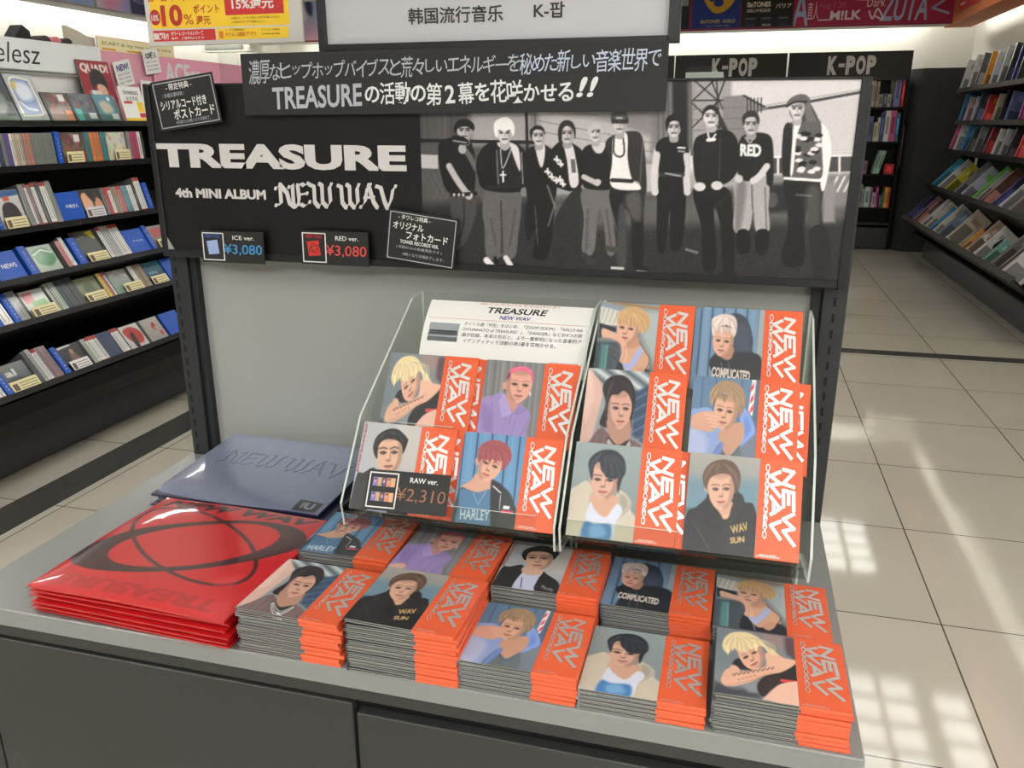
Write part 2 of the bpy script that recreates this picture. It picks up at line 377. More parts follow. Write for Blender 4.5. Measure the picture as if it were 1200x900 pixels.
# posters on the soffits
def poster_flat(name, label, cat, M, wd, ht, draw, res=90, group=None, dy=0.):
    cv = Canvas(max(8, int(res * wd / ht)) if wd > ht else res, res if wd > ht else max(8, int(res * ht / wd)), (200, 200, 200), [(0, -dy), (wd, -dy), (wd, ht - dy), (0, ht - dy)])
    draw(cv)
    t = MB(); t.grid(cv, PRINTM, lambda u, v: np.stack([u * wd, (1 - v) * ht, np.full(len(u), .003)], 1))
    t.box(0, wd, 0, ht, 0, .0025, PAPER)
    o = t.build(name); o.matrix_world = Matrix(M.tolist()); return tag(o, label, cat, group)
YS = 9.015; zs = ZS + .012
def bx(px): return -.885 + (px - 800) * .00836
def d_gold(c):
    c.a[:] = np.array((22, 48, 128)) / 255
    c.blob([(.12, .0), (.42, 0), (.40, .10), (.30, .17), (.2, .15)], (205, 160, 40)); c.ell(.27, .07, .05, .04, (22, 48, 128)); c.ell(.2, .03, .03, .03, (22, 48, 128))
    c.text('SixTONES  GOLD', .27, .25, .36, .035, (210, 180, 90), bold=.03); c.text('2025.3.19 RELEASE', .27, .295, .24, .018, (190, 170, 110)); c.text('ALBUM', .27, .42, .07, .016, (150, 160, 190))
def d_baria(c):
    c.a[:] = np.array((26, 24, 24)) / 255
    c.text('SixTONES', .17, .10, .24, .05, (235, 225, 205), bold=.04); c.text('2025.2.19 RELEASE', .17, .16, .24, .03, (225, 215, 195), bold=.03); c.text('バリア', .42, .12, .16, .045, (235, 225, 210), bold=.03)
    for x in (.1, .26, .43):
        c.poly([(x - .06, .24), (x + .06, .24), (x + .06, .4), (x - .06, .4)], (36, 38, 48)); c.line([(x - .05, .235), (x + .04, .235)], .012, (120, 120, 125)); c.line([(x - .05, .405), (x + .05, .405)], .014, (215, 212, 205))
        for q in range(6): c.ell(x - .03 + .03 * (q % 3), .30 + .05 * (q // 3), .012, .012, (190, 185, 180) if x == .26 else (60, 66, 92))
def d_red(c):
    c.a[:] = np.array((176, 36, 74)) / 255
    c.ell(.72, -.03, .42, .13, (238, 232, 226)); c.ell(.62, -.03, .12, .1, (196, 160, 140), 3); c.ell(.8, -.03, .13, .1, (120, 130, 120), 3)
    b = (172, 190, 224)
    c.text('A', .06, .16, .16, .34, b, bold=.01); c.text('ZUTA', 1.06, .18, .44, .24, b, bold=.02, shear=.1); c.line([(1.45, .09), (1.31, .19), (1.46, .24)], .022, b)
    wt = (236, 226, 226)
    c.text('M!LK', .50, .23, .3, .09, wt, bold=.03); c.text('Dark', .78, .12, .17, .08, wt); c.text('Aug 7.20', .36, .14, .26, .07, (196, 110, 130)); c.text('直人', .18, .18, .11, .17, wt)
    c.line([(.72, .2), (.76, .27), (.8, .18), (.86, .28), (.79, .25)], .016, wt, smooth=True); c.line([(.24, .27), (.36, .27)], .012, wt)
def d_pale(c):
    c.grad((176, 190, 226), (150, 172, 222)); c.blob([(.3, 0), (.5, .1), (.55, .3), (.3, .3)], (120, 140, 205), 6); c.text('LIVE TOUR 2025', .5, .12, .5, .06, (80, 90, 150))
def d_pinkv(c):
    c.grad((222, 196, 210), (150, 150, 214), 0); c.blob([(.1, .05), (.35, .1), (.3, .35), (.1, .4)], (226, 150, 190), 7)
    for y in (.1, .17, .24): c.line([(.2, y), (.7, y + .01)], .015, (160, 130, 190))
def d_magenta(c):
    c.grad((80, 24, 60), (40, 40, 90)); c.text('HEAVY', .25, .1, .4, .07, (220, 190, 205), bold=.03); c.text('NEW SINGLE', .25, .2, .4, .05, (220, 190, 205)); c.text('RELEASE', .25, .28, .4, .05, (160, 160, 200))
def d_blueface(c):
    c.grad((150, 190, 224), (226, 170, 200)); c.blob([(.05, 0), (.2, .0), (.22, .2), (.08, .22)], (240, 240, 245), 4); c.poly([(0, .22), (.18, .22), (.18, .42), (0, .42)], (150, 196, 232), 2); c.blob([(.22, .0), (.3, 0), (.3, .15), (.24, .12)], (60, 70, 110), 3)
FB = lambda x: frame((x, YS - .002, zs), (1, 0, 0), (0, 0, 1))
for a, b_, nm, lb, d in ((872, 935, 'poster', 'black wall poster with white album lettering high on back soffit', d_baria), (811, 872, 'poster', 'royal blue wall poster with gold emblem high on back soffit', d_gold)):
    poster_flat(nm, lb, 'poster', FB(bx(a)), bx(b_) - bx(a) - .01, .43, d, 110, dy=.11)
poster_flat('banner', 'crimson banner with pale blue hand lettering on the back soffit', 'banner', FB(bx(936)), 1.755 - bx(936), .43, d_red, 170, dy=.11)
poster_flat('poster', 'dark poster beside the royal blue poster on back soffit', 'poster', FB(bx(770)), bx(808) - bx(770), .43, lambda c: (c.grad((30, 50, 50), (20, 24, 26)), c.poly([(.0, .05), (.3, .05), (.3, .2), (0, .2)], (150, 160, 150))), 60)
poster_flat('poster', 'pastel blue and pink poster far off behind the yellow point sign', 'poster', FB(-5.56), .47, .43, d_blueface, 60)
FL_ = lambda y: frame((-5.715, y, ZS + .03), (0, 1, 0), (0, 0, 1))
poster_flat('poster', 'pale blue poster on the far left soffit', 'poster', FL_(4.9), .98, .4, d_pale, 60)
poster_flat('poster', 'pink and violet poster on the far left soffit', 'poster', FL_(5.92), .42, .4, d_pinkv, 60)
poster_flat('poster', 'dark magenta poster on the far left soffit beside the pink and violet one', 'poster', FL_(6.36), .5, .4, d_magenta, 60)
poster_flat('poster', 'red and white poster on the orange soffit above the right fixture', 'poster', frame((1.755, 8.75, ZS + .07), (0, -1, 0), (0, 0, 1)), 1.2, .36,
            lambda c: (c.grad((206, 52, 46), (196, 44, 44)), c.poly([(.25, .05), (.7, .05), (.7, .24), (.25, .24)], (236, 230, 224)), c.text('LIVE', .47, .14, .3, .12, (90, 90, 100), bold=.04), c.line([(.05, .3), (.2, .3)], .02, (236, 220, 210))), 60)

# ------------------------------------------------------------------ black browsing fixtures
BLK = mat('black_laminate', (10, 10, 11), .45, spec=.3); BLK2 = mat('charcoal_panel', (54, 55, 57), .35, spec=.5, noise=.05); BLKS = mat('black_steel', (26, 27, 29), .45)
WPAN = mat('header_white', (226, 229, 230), .6); LABW = mat('label_white', (230, 230, 230), .6)
LIP = {1: (-2.92, 1.372, 12), 2: (-2.88, 1.205, 4), 3: (-2.86, .975, 15), 4: (-2.82, .795, 30), 5: (-2.78, .64, 33), 6: (-2.74, .395, 35)}
def tier_frame(X, z, a, sgn=1):
    """origin at the lip; x points out of the shelf tilted, z up along leaning goods"""
    r = math.radians(a); M = np.eye(4); M[:3, 0] = (sgn * math.cos(r), 0, math.sin(r)); M[:3, 2] = (-sgn * math.sin(r), 0, math.cos(r)); M[:3, 1] = (0, 1 if sgn > 0 else -1, 0); M[:3, 3] = (X, 0, z)
    if sgn < 0: M[:3, 1] = np.cross(M[:3, 2], M[:3, 0])
    return M
Y0, Y1 = .9, 5.2
fx = thing('browsing_fixture', 'tall black tiered fixture full of discs beside the aisle on the left', 'shelf unit', (-3.0, 0, 0))
mb = MB(); M_ = tr(3, 0, 0)
k = MB(); k.box(-3.3, -2.935, Y0, Y1, .012, .205, BLK2, M_); k.build('kick_panel', fx)
k = MB(); k.box(-3.3, -3.24, Y0, Y1, .2, 1.36, BLK, M_); k.box(-3.3, -2.98, Y0, Y1, .205, .25, BLK, M_); k.build('back_panel', fx)
for n, (X, z, a) in LIP.items():
    k = MB(); M = M_ @ tier_frame(X, z, a)
    k.box(-.19, 0, Y0, Y1, -.016, 0, BLK, M); k.box(.0, .006, Y0, Y1, -.02, .004, BLK, M)
    if n > 2: k.box(-.2, -.19, Y0, Y1, -.016, .12, BLK, M)
    k.box(-3.26, X - .186 * math.cos(math.radians(a)), Y0, Y1, z - .016 - .188 * math.sin(math.radians(a)), z - .188 * math.sin(math.radians(a)), BLK, M_)
    if n == 6: A = np.eye(4); A[:3, :3] = np.array([[1, 0, 0], [0, 0, -1], [0, 1, 0]]); k.prism([(-2.742, .366), (-2.93, .236), (-3.0, .222), (-2.80, .222), (-2.742, .30)], -Y1, -Y0, BLK, M_ @ A)
    k.build('shelf', fx)
    if n == 1: l = MB(); l.box(.007, .009, Y0, 2.60, -.01, .03, clear('shelf_acrylic'), M); l.build('shelf_lip', fx)
k = MB(); k.box(-3.125, -3.08, Y0, 2.66, 1.36, 1.568, mat('panel_offwhite', (232, 232, 228), .7), M_); k.build('upper_panel', fx)
for yy in (Y0, Y1):
    k = MB(); k.box(-3.3, -3.05, yy - .03, yy, .0, 1.36, BLK, M_); k.build('side_panel', fx)
# header sign box above it
hd = thing('header_sign', 'pale header sign box with thin dark artist lettering over the left fixture', 'sign', (-3.05, 0, 1.57))
k = MB(); k.box(-.1, .0, .8, 2.682, .004, .128, WPAN, bev=.004); k.build('sign_box', hd)
k = MB(); k.text('timelesz', frame((.0005, 0, 0), (0, 1, 0), (0, 0, 1)), 2.12, .070, .39, .078, mat('sign_ink', (40, 42, 46), .6), bold=-.004, shear=.22); k.build('lettering', hd)
def paper_thing(name, label, cat, M, wd, ht, draw=None, th=.0015, m=PAPER, group=None):
    b = MB(); b.box(0, wd, 0, ht, 0, th, m)
    if draw: draw(b)
    o = b.build(name); o.matrix_world = Matrix(M.tolist()); return tag(o, label, cat, group)
b = MB(); b.prism([(0, 0), (.085, 0), (.08, .03), (.045, .05)], 0, .06, mat('black_cloth', (30, 30, 32), .8)); o = b.build('black_pouch'); o.matrix_world = Matrix(frame((-3.11, 2.20, 1.7), (0, 1, 0), (0, 0, 1)).tolist()); tag(o, 'black angular pouch on top of the pale header sign', 'pouch')
CARD = mat('cardboard', (186, 178, 164), .8)
b = MB(); b.prism([(0, 0), (.17, 0), (.17, .04), (.12, .045), (.08, .06), (0, .078)], 0, .02, CARD); o = b.build('cardboard_sheet'); o.matrix_world = Matrix(frame((-3.11, 2.53, 1.7), (0, 1, 0), (0, 0, 1)).tolist()); tag(o, 'torn beige cardboard piece on top of the pale header sign', 'cardboard')
for i, (yy, c, l) in enumerate(((2.34, (70, 60, 60), 'dark'), (2.40, (206, 120, 128), 'pink'), (2.465, (50, 46, 48), 'black'))):
    b = MB(); b.prism(curve([(0, 0), (.045, 0), (.04, .014), (.022, .02), (.005, .014)], True, 3).tolist(), 0, .06, mat('plush_' + l, c, .9)); o = b.build('small_ornament'); o.matrix_world = Matrix(frame((-3.11, yy, 1.7), (0, 1, 0), (0, 0, 1)).tolist()); tag(o, 'small %s rounded ornament on top of the pale header sign' % l, 'ornament')
# pink promotion boards beyond the header
PINK = mat('pink_board', (222, 160, 176), .6)
FP = lambda y, z, x=-3.04: frame((x, y, z), (0, 1, 0), (0, 0, 1))
paper_thing('promotion_board', 'pink promotion board with pinned cards behind the red magazine', 'sign board', FP(2.69, 1.375, -3.075), .56, .375, lambda b: (b.box(.0, .56, .315, .372, .0016, .0024, CREAM), b.text('SCARY & my new song is here', I4, .28, .345, .5, .02, mat('olive_ink', (110, 104, 60), .7), lift=.003), b.box(.03, .12, .318, .326, .0024, .003, mat('orange_tab', (226, 160, 60), .6)), b.box(.2, .3, .318, .326, .0024, .003, mat('orange_tab')), b.box(0, .004, 0, .372, 0, .006, LABW)), .0015, PINK)
def card_draw(head, hc):
    def f(b):
        b.text(head, I4, .06, .085, .085, .03, hc, bold=.03, lift=.003)
        for q in range(3): b.text('発売日から期間限定', I4, .06, .055 - .018 * q, .09, .008, mat('grey_ink', (130, 110, 110), .7), lift=.003)
    return f
RI = mat('red_ink', (200, 60, 60), .6); BI = mat('blue_ink', (50, 60, 140), .6)
for yy, zz, r_, hh, hc, lb in ((2.775, 1.525, 12, 'NEW!', BI, 'white pop card with blue heading pinned on the pink board'), (2.985, 1.596, 8, 'CD購入', INK_K, 'white pop card with black heading at the top of the pink board'), (2.925, 1.455, -4, '予約受付', INK_K, 'white pop card with red border at the right of the pink board')):
    paper_thing('pop_card', lb, 'card', FP(yy, zz, -3.055) @ rot('Z', r_), .12, .115, card_draw(hh, hc))
paper_thing('promotion_board', 'long pink board with white artist lettering above the black poster', 'sign board', FP(3.05, 1.47, -3.066), .9, .22, lambda b: (b.text('ACEes', I4, .24, .145, .3, .1, INK_W, bold=.03, lift=.006)), .004, mat('pink_board2', (232, 160, 184), .6))
paper_thing('pop_card', 'white release card with yellow and red boxes at the end of the top shelf', 'card', FP(2.64, 1.377, -2.925) @ rot('X', -12), .15, .155, lambda b: (b.text('timelesz', I4, .075, .13, .1, .022, INK_K, lift=.003), b.text('おすすめ', I4, .075, .1, .08, .02, INK_K, lift=.003), b.box(.015, .07, .078, .088, .0015, .0025, RI), b.box(.1, .14, .04, .085, .0015, .0025, mat('yellow_tab', (240, 200, 50), .6)), b.box(.1, .14, .015, .035, .0015, .0025, RI), b.box(0, .15, 0, .012, .0015, .0025, mat('yellow_tab'))))

# right wall fixture
RLIP = {1: (1.85, 1.67, 10), 2: (1.87, 1.37, 10), 3: (1.822, 1.10, 14), 4: (1.685, .76, 42), 5: (1.51, .44, 42)}
fr = thing('browsing_fixture', 'long black tiered fixture of albums along the right wall', 'shelf unit', (1.9, 7, 0)); M_ = tr(-1.9, -7, 0)
R0, R1 = 4.9, 8.74
k = MB(); k.box(1.745, 2.1, 5.25, R1, .012, .26, mat('charcoal_gloss', (66, 68, 70), .25, spec=.6, noise=.05), M_); k.build('kick_panel', fr)
k = MB(); k.box(2.122, 2.14, R0, R1, .25, 1.98, BLK, M_); k.box(1.78, 2.1, R0, R1, .26, .31, BLK, M_); k.box(1.62, 1.8, R0, R1, .262, .275, BLK, M_); k.build('back_panel', fr)  # the thin front box is a black shadow lip under the lowest shelf
SHE = mat('shelf_edge', (50, 46, 43), .5)
for n, (X, z, a) in RLIP.items():
    k = MB(); M = M_ @ tier_frame(X, z, a, -1)
    k.box(-.22, 0, -R1, -R0, -.014, 0, BLK, M); k.box(.0, .006, -R1, -R0, -.03, .012, SHE if n in (1, 2, 5) else BLK, M); k.box(-.232, -.222, -R1, -R0, -.014, .1, BLK, M)
    k.build('shelf', fr)
k = MB(); k.box(1.98, 2.1, R1 - .001, R1 + .02, .0, 1.7, BLK, M_); k.build('side_panel', fr)
paper_thing('header_board', 'grey header board above the albums at the right wall', 'sign board', frame((2.118, 7.6, 1.86), (0, -1, 0), (0, 0, 1)), 2.6, .17, lambda b: (b.text('K-POP', I4, .9, .09, .4, .08, mat('pale_ink', (200, 200, 198), .6), bold=.02, lift=.006), b.box(.3, .42, .05, .17, .005, .007, CREAM)), .005, mat('header_grey', (150, 150, 150), .6))

# back wall fixtures, each a 1.2 m bay with its own header
def bay(x0, label, hlabel, W=1.2):
    t = thing('wall_shelf', label, 'shelf unit', (x0, 9.3, 0))
    k = MB(); k.box(.0, W, .22, .25, 0, 1.8, BLK); k.build('back_panel', t)
    for q in (0, W - .025): k = MB(); k.box(q, q + .025, 0, .22, 0, 1.8, BLK); k.build('side_panel', t)
    for z in (1.52, 1.165, .82, .46): k = MB(); k.box(.025, W - .025, -.01, .22, z - .022, z, BLK); k.build('shelf', t)
    k = MB(); k.box(.025, W - .025, -.03, .22, .27, .30, BLKS, bev=.004); k.build('shelf', t)
    k = MB(); k.box(.025, W - .025, .02, .2, .012, .24, BLK2); k.build('kick_panel', t)
    h = thing('header_sign', hlabel, 'sign', (x0, 9.28, 1.79))
    b = MB(); b.box(.004, W - .004, -.012, .0, 0, .29, mat('header_black', (38, 34, 32), .5)); b.build('sign_board', h)
    b = MB(); x = .405
    for ch, cw, chh in (('K', .098, .19), ('-', .062, .036), ('P', .090, .19), ('O', .094, .19), ('P', .090, .19)): b.text(ch, frame((0, -.0125, 0), (1, 0, 0), (0, 0, 1)), x + cw / 2, .155, cw, chh, mat('header_ink', (214, 212, 208), .5), bold=.06); x += cw + .012
    b.build('lettering', h)
bay(.245, 'black wall shelf of albums under the right K-POP header', 'black header with white K-POP letters at the right of the pair', 1.245)
bay(-.965, 'black wall shelf behind the poster under the left K-POP header', 'black header with white K-POP letters at the left of the pair')
bay(-2.17, 'black wall shelf hidden behind the black poster', 'black header hidden behind the hand lettered banner')
sp = thing('corner_panel', 'tall charcoal end panel closing the corner beside the albums', 'panel', (1.515, 9.2, 0))
k = MB(); k.prism([(0, .28), (.0, .18), (.09, .0), (.6, .0), (.6, .28)], 0, 1.9, mat('corner_charcoal', (44, 45, 47), .5, spec=.4, noise=.08)); k.build('panel', sp)
k = MB(); k.box(-.012, .0, .19, .205, .9, 1.34, mat('pink_strip', (190, 120, 140), .6)); k.build('strip_label', sp)
# ------------------------------------------------------------------ printed artwork
def face(c, cx, cy, hw, hh, tilt=0, yaw=0., skin=(214, 170, 146), shade=None, side=1, lips=(176, 104, 96), brow=(62, 46, 40), eye=(44, 32, 30), bo=.8):
    """a portrait face; cx,cy face centre, half width and height, tilt in degrees, yaw shifts the features sideways"""
    a = math.radians(tilt); ca, sa = math.cos(a), math.sin(a)
    g = lambda pts: [(cx + hw*u*ca - hh*v*sa, cy + hw*u*sa + hh*v*ca) for u, v in pts]
    sk = np.array(skin); dk = np.array(shade) if shade is not None else sk * .72
    c.blob(g([(-1, -.25), (-.97, .2), (-.8, .6), (-.42, .93), (-.05, 1.03), (.32, .96), (.75, .62), (.96, .2), (1, -.25), (.85, -.8), (0, -1.08), (-.85, -.8)]), sk, .7)
    s = side
    c.blob(g([(s*.98, -.5), (s*.97, .2), (s*.78, .6), (s*.35, .96), (s*.1, .92), (s*.52, .55), (s*.68, .1), (s*.7, -.5)]), dk, 2.2, .75)
    c.blob(g([(-.7, -.95), (0, -1.05), (.7, -.95), (.5, -.62), (-.5, -.62)]), dk, 2.5, .5)
    y = yaw
    for e in (-.43, .43):
        x = e * (1 - abs(y) * .18) + y * .42
        c.blob(g([(x - .26, -.06), (x, -.16), (x + .26, -.06), (x, .08)]), sk * .78, 1.4, .7)
        c.ell(*g([(x, -.03)])[0], hw * .2, hh * .062, eye, .5, .95, tilt)
        c.ell(*g([(x - .06, -.035)])[0], hw * .05, hh * .03, (230, 220, 214), .4, .5, tilt)
        c.line(g([(x - .24, -.05), (x, -.11), (x + .25, -.03)]), hw * .06, (52, 38, 36), .7, .4, True)
        c.line(g([(x - .29, -.25 + .03 * (e > 0)), (x, -.285), (x + .29, -.24)]), hw * .085, brow, bo * .75, .6, True)
    n = y * .6
    c.line(g([(n * .5 - s * -.10, -.1), (n + s * .14, .25)]), hw * .1, dk, .55, 1.2)
    c.blob(g([(n - .2, .32), (n, .27), (n + .2, .32), (n + .1, .39), (n - .1, .39)]), dk * .82, .8, .75)
    c.line(g([(n * .6, -.1), (n - s * .02, .22)]), hw * .1, sk * 1.08, .55, 1)
    m = y * .5
    c.blob(g([(m - .34, .6), (m - .12, .54), (m, .57), (m + .12, .54), (m + .34, .6), (m + .15, .7), (m - .15, .7)]), lips, .6, .9)
    c.line(g([(m - .33, .605), (m, .62), (m + .33, .605)]), hw * .05, np.array(lips) * .55, .8, .4)
    c.blob(g([(m - .2, .78), (m + .2, .78), (m, .84)]), dk, 1.3, .5)
    return g
def strands(c, root, tips, col, wd, op=.6):
    for t in tips:
        for k in (-1, 0, 1):
            o = k * wd * 1.1; a = (root[0] + (t[0] - root[0]) * (.42 + .1 * k) + o, root[1] + (t[1] - root[1]) * (.22 + .06 * k)); q = (t[0] + o * .8, t[1] - abs(k) * wd)
            c.line([a, ((a[0] + q[0]) / 2 + (t[0] - root[0]) * .14, (a[1] + q[1]) / 2 - abs(t[0] - root[0]) * .05), q], wd * .6, col, op * (.75 if k else .95), .7, True)
def fringe(c, a, b, n, ln, col, sway=.2):
    r = random.Random(n * 7 + int(a[0]))
    for i in range(n):
        t0, t1 = (i - .35) / n, (i + 1.35) / n; p = lambda t: (a[0] + (b[0] - a[0]) * t, a[1] + (b[1] - a[1]) * t); l = ln * r.uniform(.6, 1.25); m = p((t0 + t1) / 2 + r.uniform(-sway, sway) / n * 2); d = r.uniform(.86, 1.08)
        c.poly([p(t0), p(t1), (m[0] + l * r.uniform(-.25, .25), m[1] + l)], tuple(v * d for v in col), .8)
PW, PH = 98, 138
ART = {}
def art_a():      # fair curly hair, arm across the chin, vest
    c = Canvas(PW, PH, (150, 160, 164), [(160, 105), (718, 118), (668, 838), (115, 818)])
    c.grad((136, 146, 150), (96, 106, 112)); c.poly([(150, 140), (340, 180), (330, 320), (140, 320)], (206, 204, 196), 1)
    for k in range(5): c.line([(150 + 45*k, 140), (110 + 45*k, 300)], 4, (150, 148, 146)); c.line([(150 + 45*k, 300), (200 + 45*k, 160)], 4, (156, 154, 150))
    c.line([(250, 105), (480, 130), (730, 160)], 26, (150, 118, 86)); c.poly([(150, 115), (350, 160), (345, 185), (150, 140)], (128, 146, 168), 2)
    c.poly([(550, 180), (740, 190), (700, 700), (560, 420)], (166, 176, 178), 6)
    c.poly([(130, 470), (370, 470), (350, 830), (100, 830)], (70, 80, 88), 2); c.poly([(185, 490), (245, 500), (225, 830), (160, 830)], (86, 134, 134), 3); c.line([(238, 500), (220, 820)], 8, (160, 190, 186), .6)
    for k in range(16): c.line([(255 + (k*37) % 100, 500 + k*20), (300 + (k*53) % 60, 530 + k*20)], 4, (126, 136, 146), .5)
    c.poly([(150, 300), (310, 340), (320, 370), (150, 440)], (46, 52, 62), 1.2)
    c.blob([(400, 460), (510, 450), (600, 540), (640, 640), (600, 760), (480, 820), (380, 820), (400, 640)], (206, 160, 134), 1)
    c.blob([(360, 640), (460, 780), (620, 700), (700, 820), (620, 850), (330, 850)], (44, 46, 52), 1)
    c.poly([(385, 650), (450, 655), (540, 500), (580, 540), (520, 650), (440, 755), (400, 700)], (168, 176, 216), 1)
    c.line([(540, 470), (600, 550), (640, 620), (610, 700), (550, 780)], 7, (40, 40, 44), .9, .5, True); c.blob([(490, 760), (560, 690), (600, 720), (540, 800)], (196, 150, 126), 1)
    c.line([(415, 700), (430, 820)], 6, (190, 196, 210), .8)
    c.blob([(420, 430), (520, 420), (530, 500), (420, 520)], (190, 140, 116), 2)
    face(c, 425, 350, 105, 135, 8, -.35, (216, 168, 146), side=1, brow=(150, 116, 84))
    c.blob([(180, 350), (260, 370), (350, 410), (390, 450), (430, 560), (430, 640), (400, 660), (360, 640), (375, 560), (350, 480), (260, 440), (185, 430)], (218, 172, 150), 1); c.line([(375, 660), (400, 590), (400, 510)], 8, (176, 126, 108), .6)
    c.line([(200, 430), (330, 460), (370, 560)], 10, (176, 128, 110), .5, 1.5)
    h = (196, 158, 112)
    c.blob([(320, 300), (318, 240), (350, 180), (430, 145), (520, 150), (600, 200), (635, 270), (620, 340), (560, 390), (530, 350), (520, 280), (470, 250), (400, 250), (350, 270)], h, 1.2)
    fringe(c, (325, 255), (540, 290), 9, 62, h)
    for q in ((330, 280), (360, 290), (395, 275), (430, 290), (470, 300), (505, 320), (540, 370), (570, 380), (600, 340)): strands(c, (450, 165), [q], (226, 192, 146), 9, .55); strands(c, (470, 160), [(q[0] + 14, q[1])], (146, 110, 74), 7, .45)
    return c
def art_b():      # pale hair, dark hood lettered jumper, blue planks
    c = Canvas(PW, PH, (104, 134, 164), [(215, 130), (735, 150), (705, 780), (185, 762)])
    for x in range(180, 760, 98): c.line([(x + 20, 120), (x - 10, 800)], 12, (52, 72, 98), .9, 1); c.line([(x + 70, 120), (x + 40, 800)], 40, (126, 156, 186), .5, 4)
    c.poly([(690, 130), (760, 130), (740, 600), (660, 560)], (150, 160, 164), 3)
    hd = (40, 44, 52)
    c.blob([(330, 480), (320, 400), (300, 320), (330, 230), (420, 190), (520, 180), (600, 240), (640, 380), (640, 470), (700, 520), (740, 620), (740, 800), (330, 800), (320, 660), (280, 560)], (56, 64, 78), 1.2)
    c.blob([(285, 560), (340, 505), (430, 540), (500, 480), (640, 480), (720, 540), (740, 810), (340, 810), (330, 700)], hd, 1.2)
    c.blob([(500, 300), (560, 260), (620, 330), (620, 460), (520, 470), (480, 420)], (66, 76, 92), 4)
    c.blob([(360, 470), (480, 440), (470, 520), (430, 540), (380, 515)], (176, 128, 108), 1.5)
    face(c, 392, 400, 86, 112, 6, -.15, (214, 166, 144), side=1, brow=(130, 110, 100))
    c.blob([(300, 350), (290, 280), (300, 220), (380, 185), (470, 195), (505, 250), (500, 330), (480, 360), (470, 300), (410, 270), (340, 300), (318, 350)], (214, 196, 188), 1.2)
    fringe(c, (305, 275), (490, 300), 9, 66, (210, 192, 184))
    for q in ((305, 330), (330, 310), (360, 285), (400, 285), (440, 300), (470, 330), (490, 340), (300, 240)): strands(c, (400, 195), [q], (240, 228, 222), 8, .6)
    strands(c, (420, 200), [(350, 300), (450, 300), (490, 300)], (150, 128, 122), 6, .5)
    c.text('COMPLICATED', 465, 645, 320, 78, (206, 196, 184), bold=.045, rotd=5)
    for a in ((400, 700, 380, 560), (460, 760, 440, 560)): c.line([(a[2], a[3]), (a[2] + 30, 650), (a[0], a[1] + 60)], 5, (150, 150, 156), .6)
    return c
def art_c():      # long dark hair, silver necklaces, mauve jacket, raised arm
    c = Canvas(PW, PH, (140, 150, 156), [(162, 120), (748, 155), (690, 905), (50, 885)])
    for k in range(9): c.line([(100 + 90*k, 100), (500 + 90*k, 360)], 30, (196, 204, 206) if k % 2 else (84, 94, 104), .9, 1.5)
    c.poly([(600, 330), (760, 250), (700, 760), (590, 700)], (50, 72, 100), 3)
    for k in range(5): c.line([(590, 400 + 90*k), (720, 330 + 90*k)], 14, (120, 140, 156), .6, 1.5)
    c.blob([(150, 160), (220, 170), (300, 300), (260, 500), (160, 820), (60, 860), (90, 500)], (208, 172, 160), 2); c.blob([(150, 160), (200, 170), (200, 420), (130, 600), (90, 500)], (222, 190, 178), 4)
    c.blob([(60, 880), (140, 800), (280, 640), (380, 700), (560, 720), (700, 800), (700, 930), (50, 930)], (112, 92, 92), 1.2)
    for x in (250, 320, 610, 650): c.line([(x, 700), (x - 30, 900)], 8, (146, 124, 122), .5, 1.5)
    hair = (40, 36, 40)
    c.blob([(300, 300), (340, 220), (430, 180), (530, 195), (600, 280), (620, 380), (590, 560), (560, 640), (360, 640), (270, 600), (330, 430)], hair, 1.2)
    c.blob([(350, 560), (560, 540), (570, 720), (520, 790), (430, 780), (370, 700)], (176, 132, 114), 1.5)
    face(c, 462, 470, 122, 172, 2, .3, (204, 158, 140), side=-1, brow=(44, 36, 38))
    c.blob([(335, 420), (330, 320), (380, 220), (480, 190), (570, 230), (605, 330), (598, 460), (580, 400), (545, 335), (500, 312), (450, 345), (390, 352), (356, 430), (350, 520), (325, 520)], hair, 1)
    strands(c, (450, 200), [(345, 400), (360, 330), (330, 500), (585, 380)], (84, 76, 80), 8, .5)
    c.blob([(360, 720), (450, 790), (560, 740), (590, 800), (460, 860), (350, 790)], (46, 42, 44), 1.2)
    for d in (0, 30, 62): c.line([(360 - d*.2, 740 + d*.4), (430, 815 + d), (500, 840 + d), (570 + d*.2, 750 + d*.4)], 9, (214, 212, 206), .9, .5, True)
    c.ell(485, 880, 20, 16, (220, 218, 214), .6); c.line([(470, 860), (520, 900)], 8, (230, 228, 224))
    return c
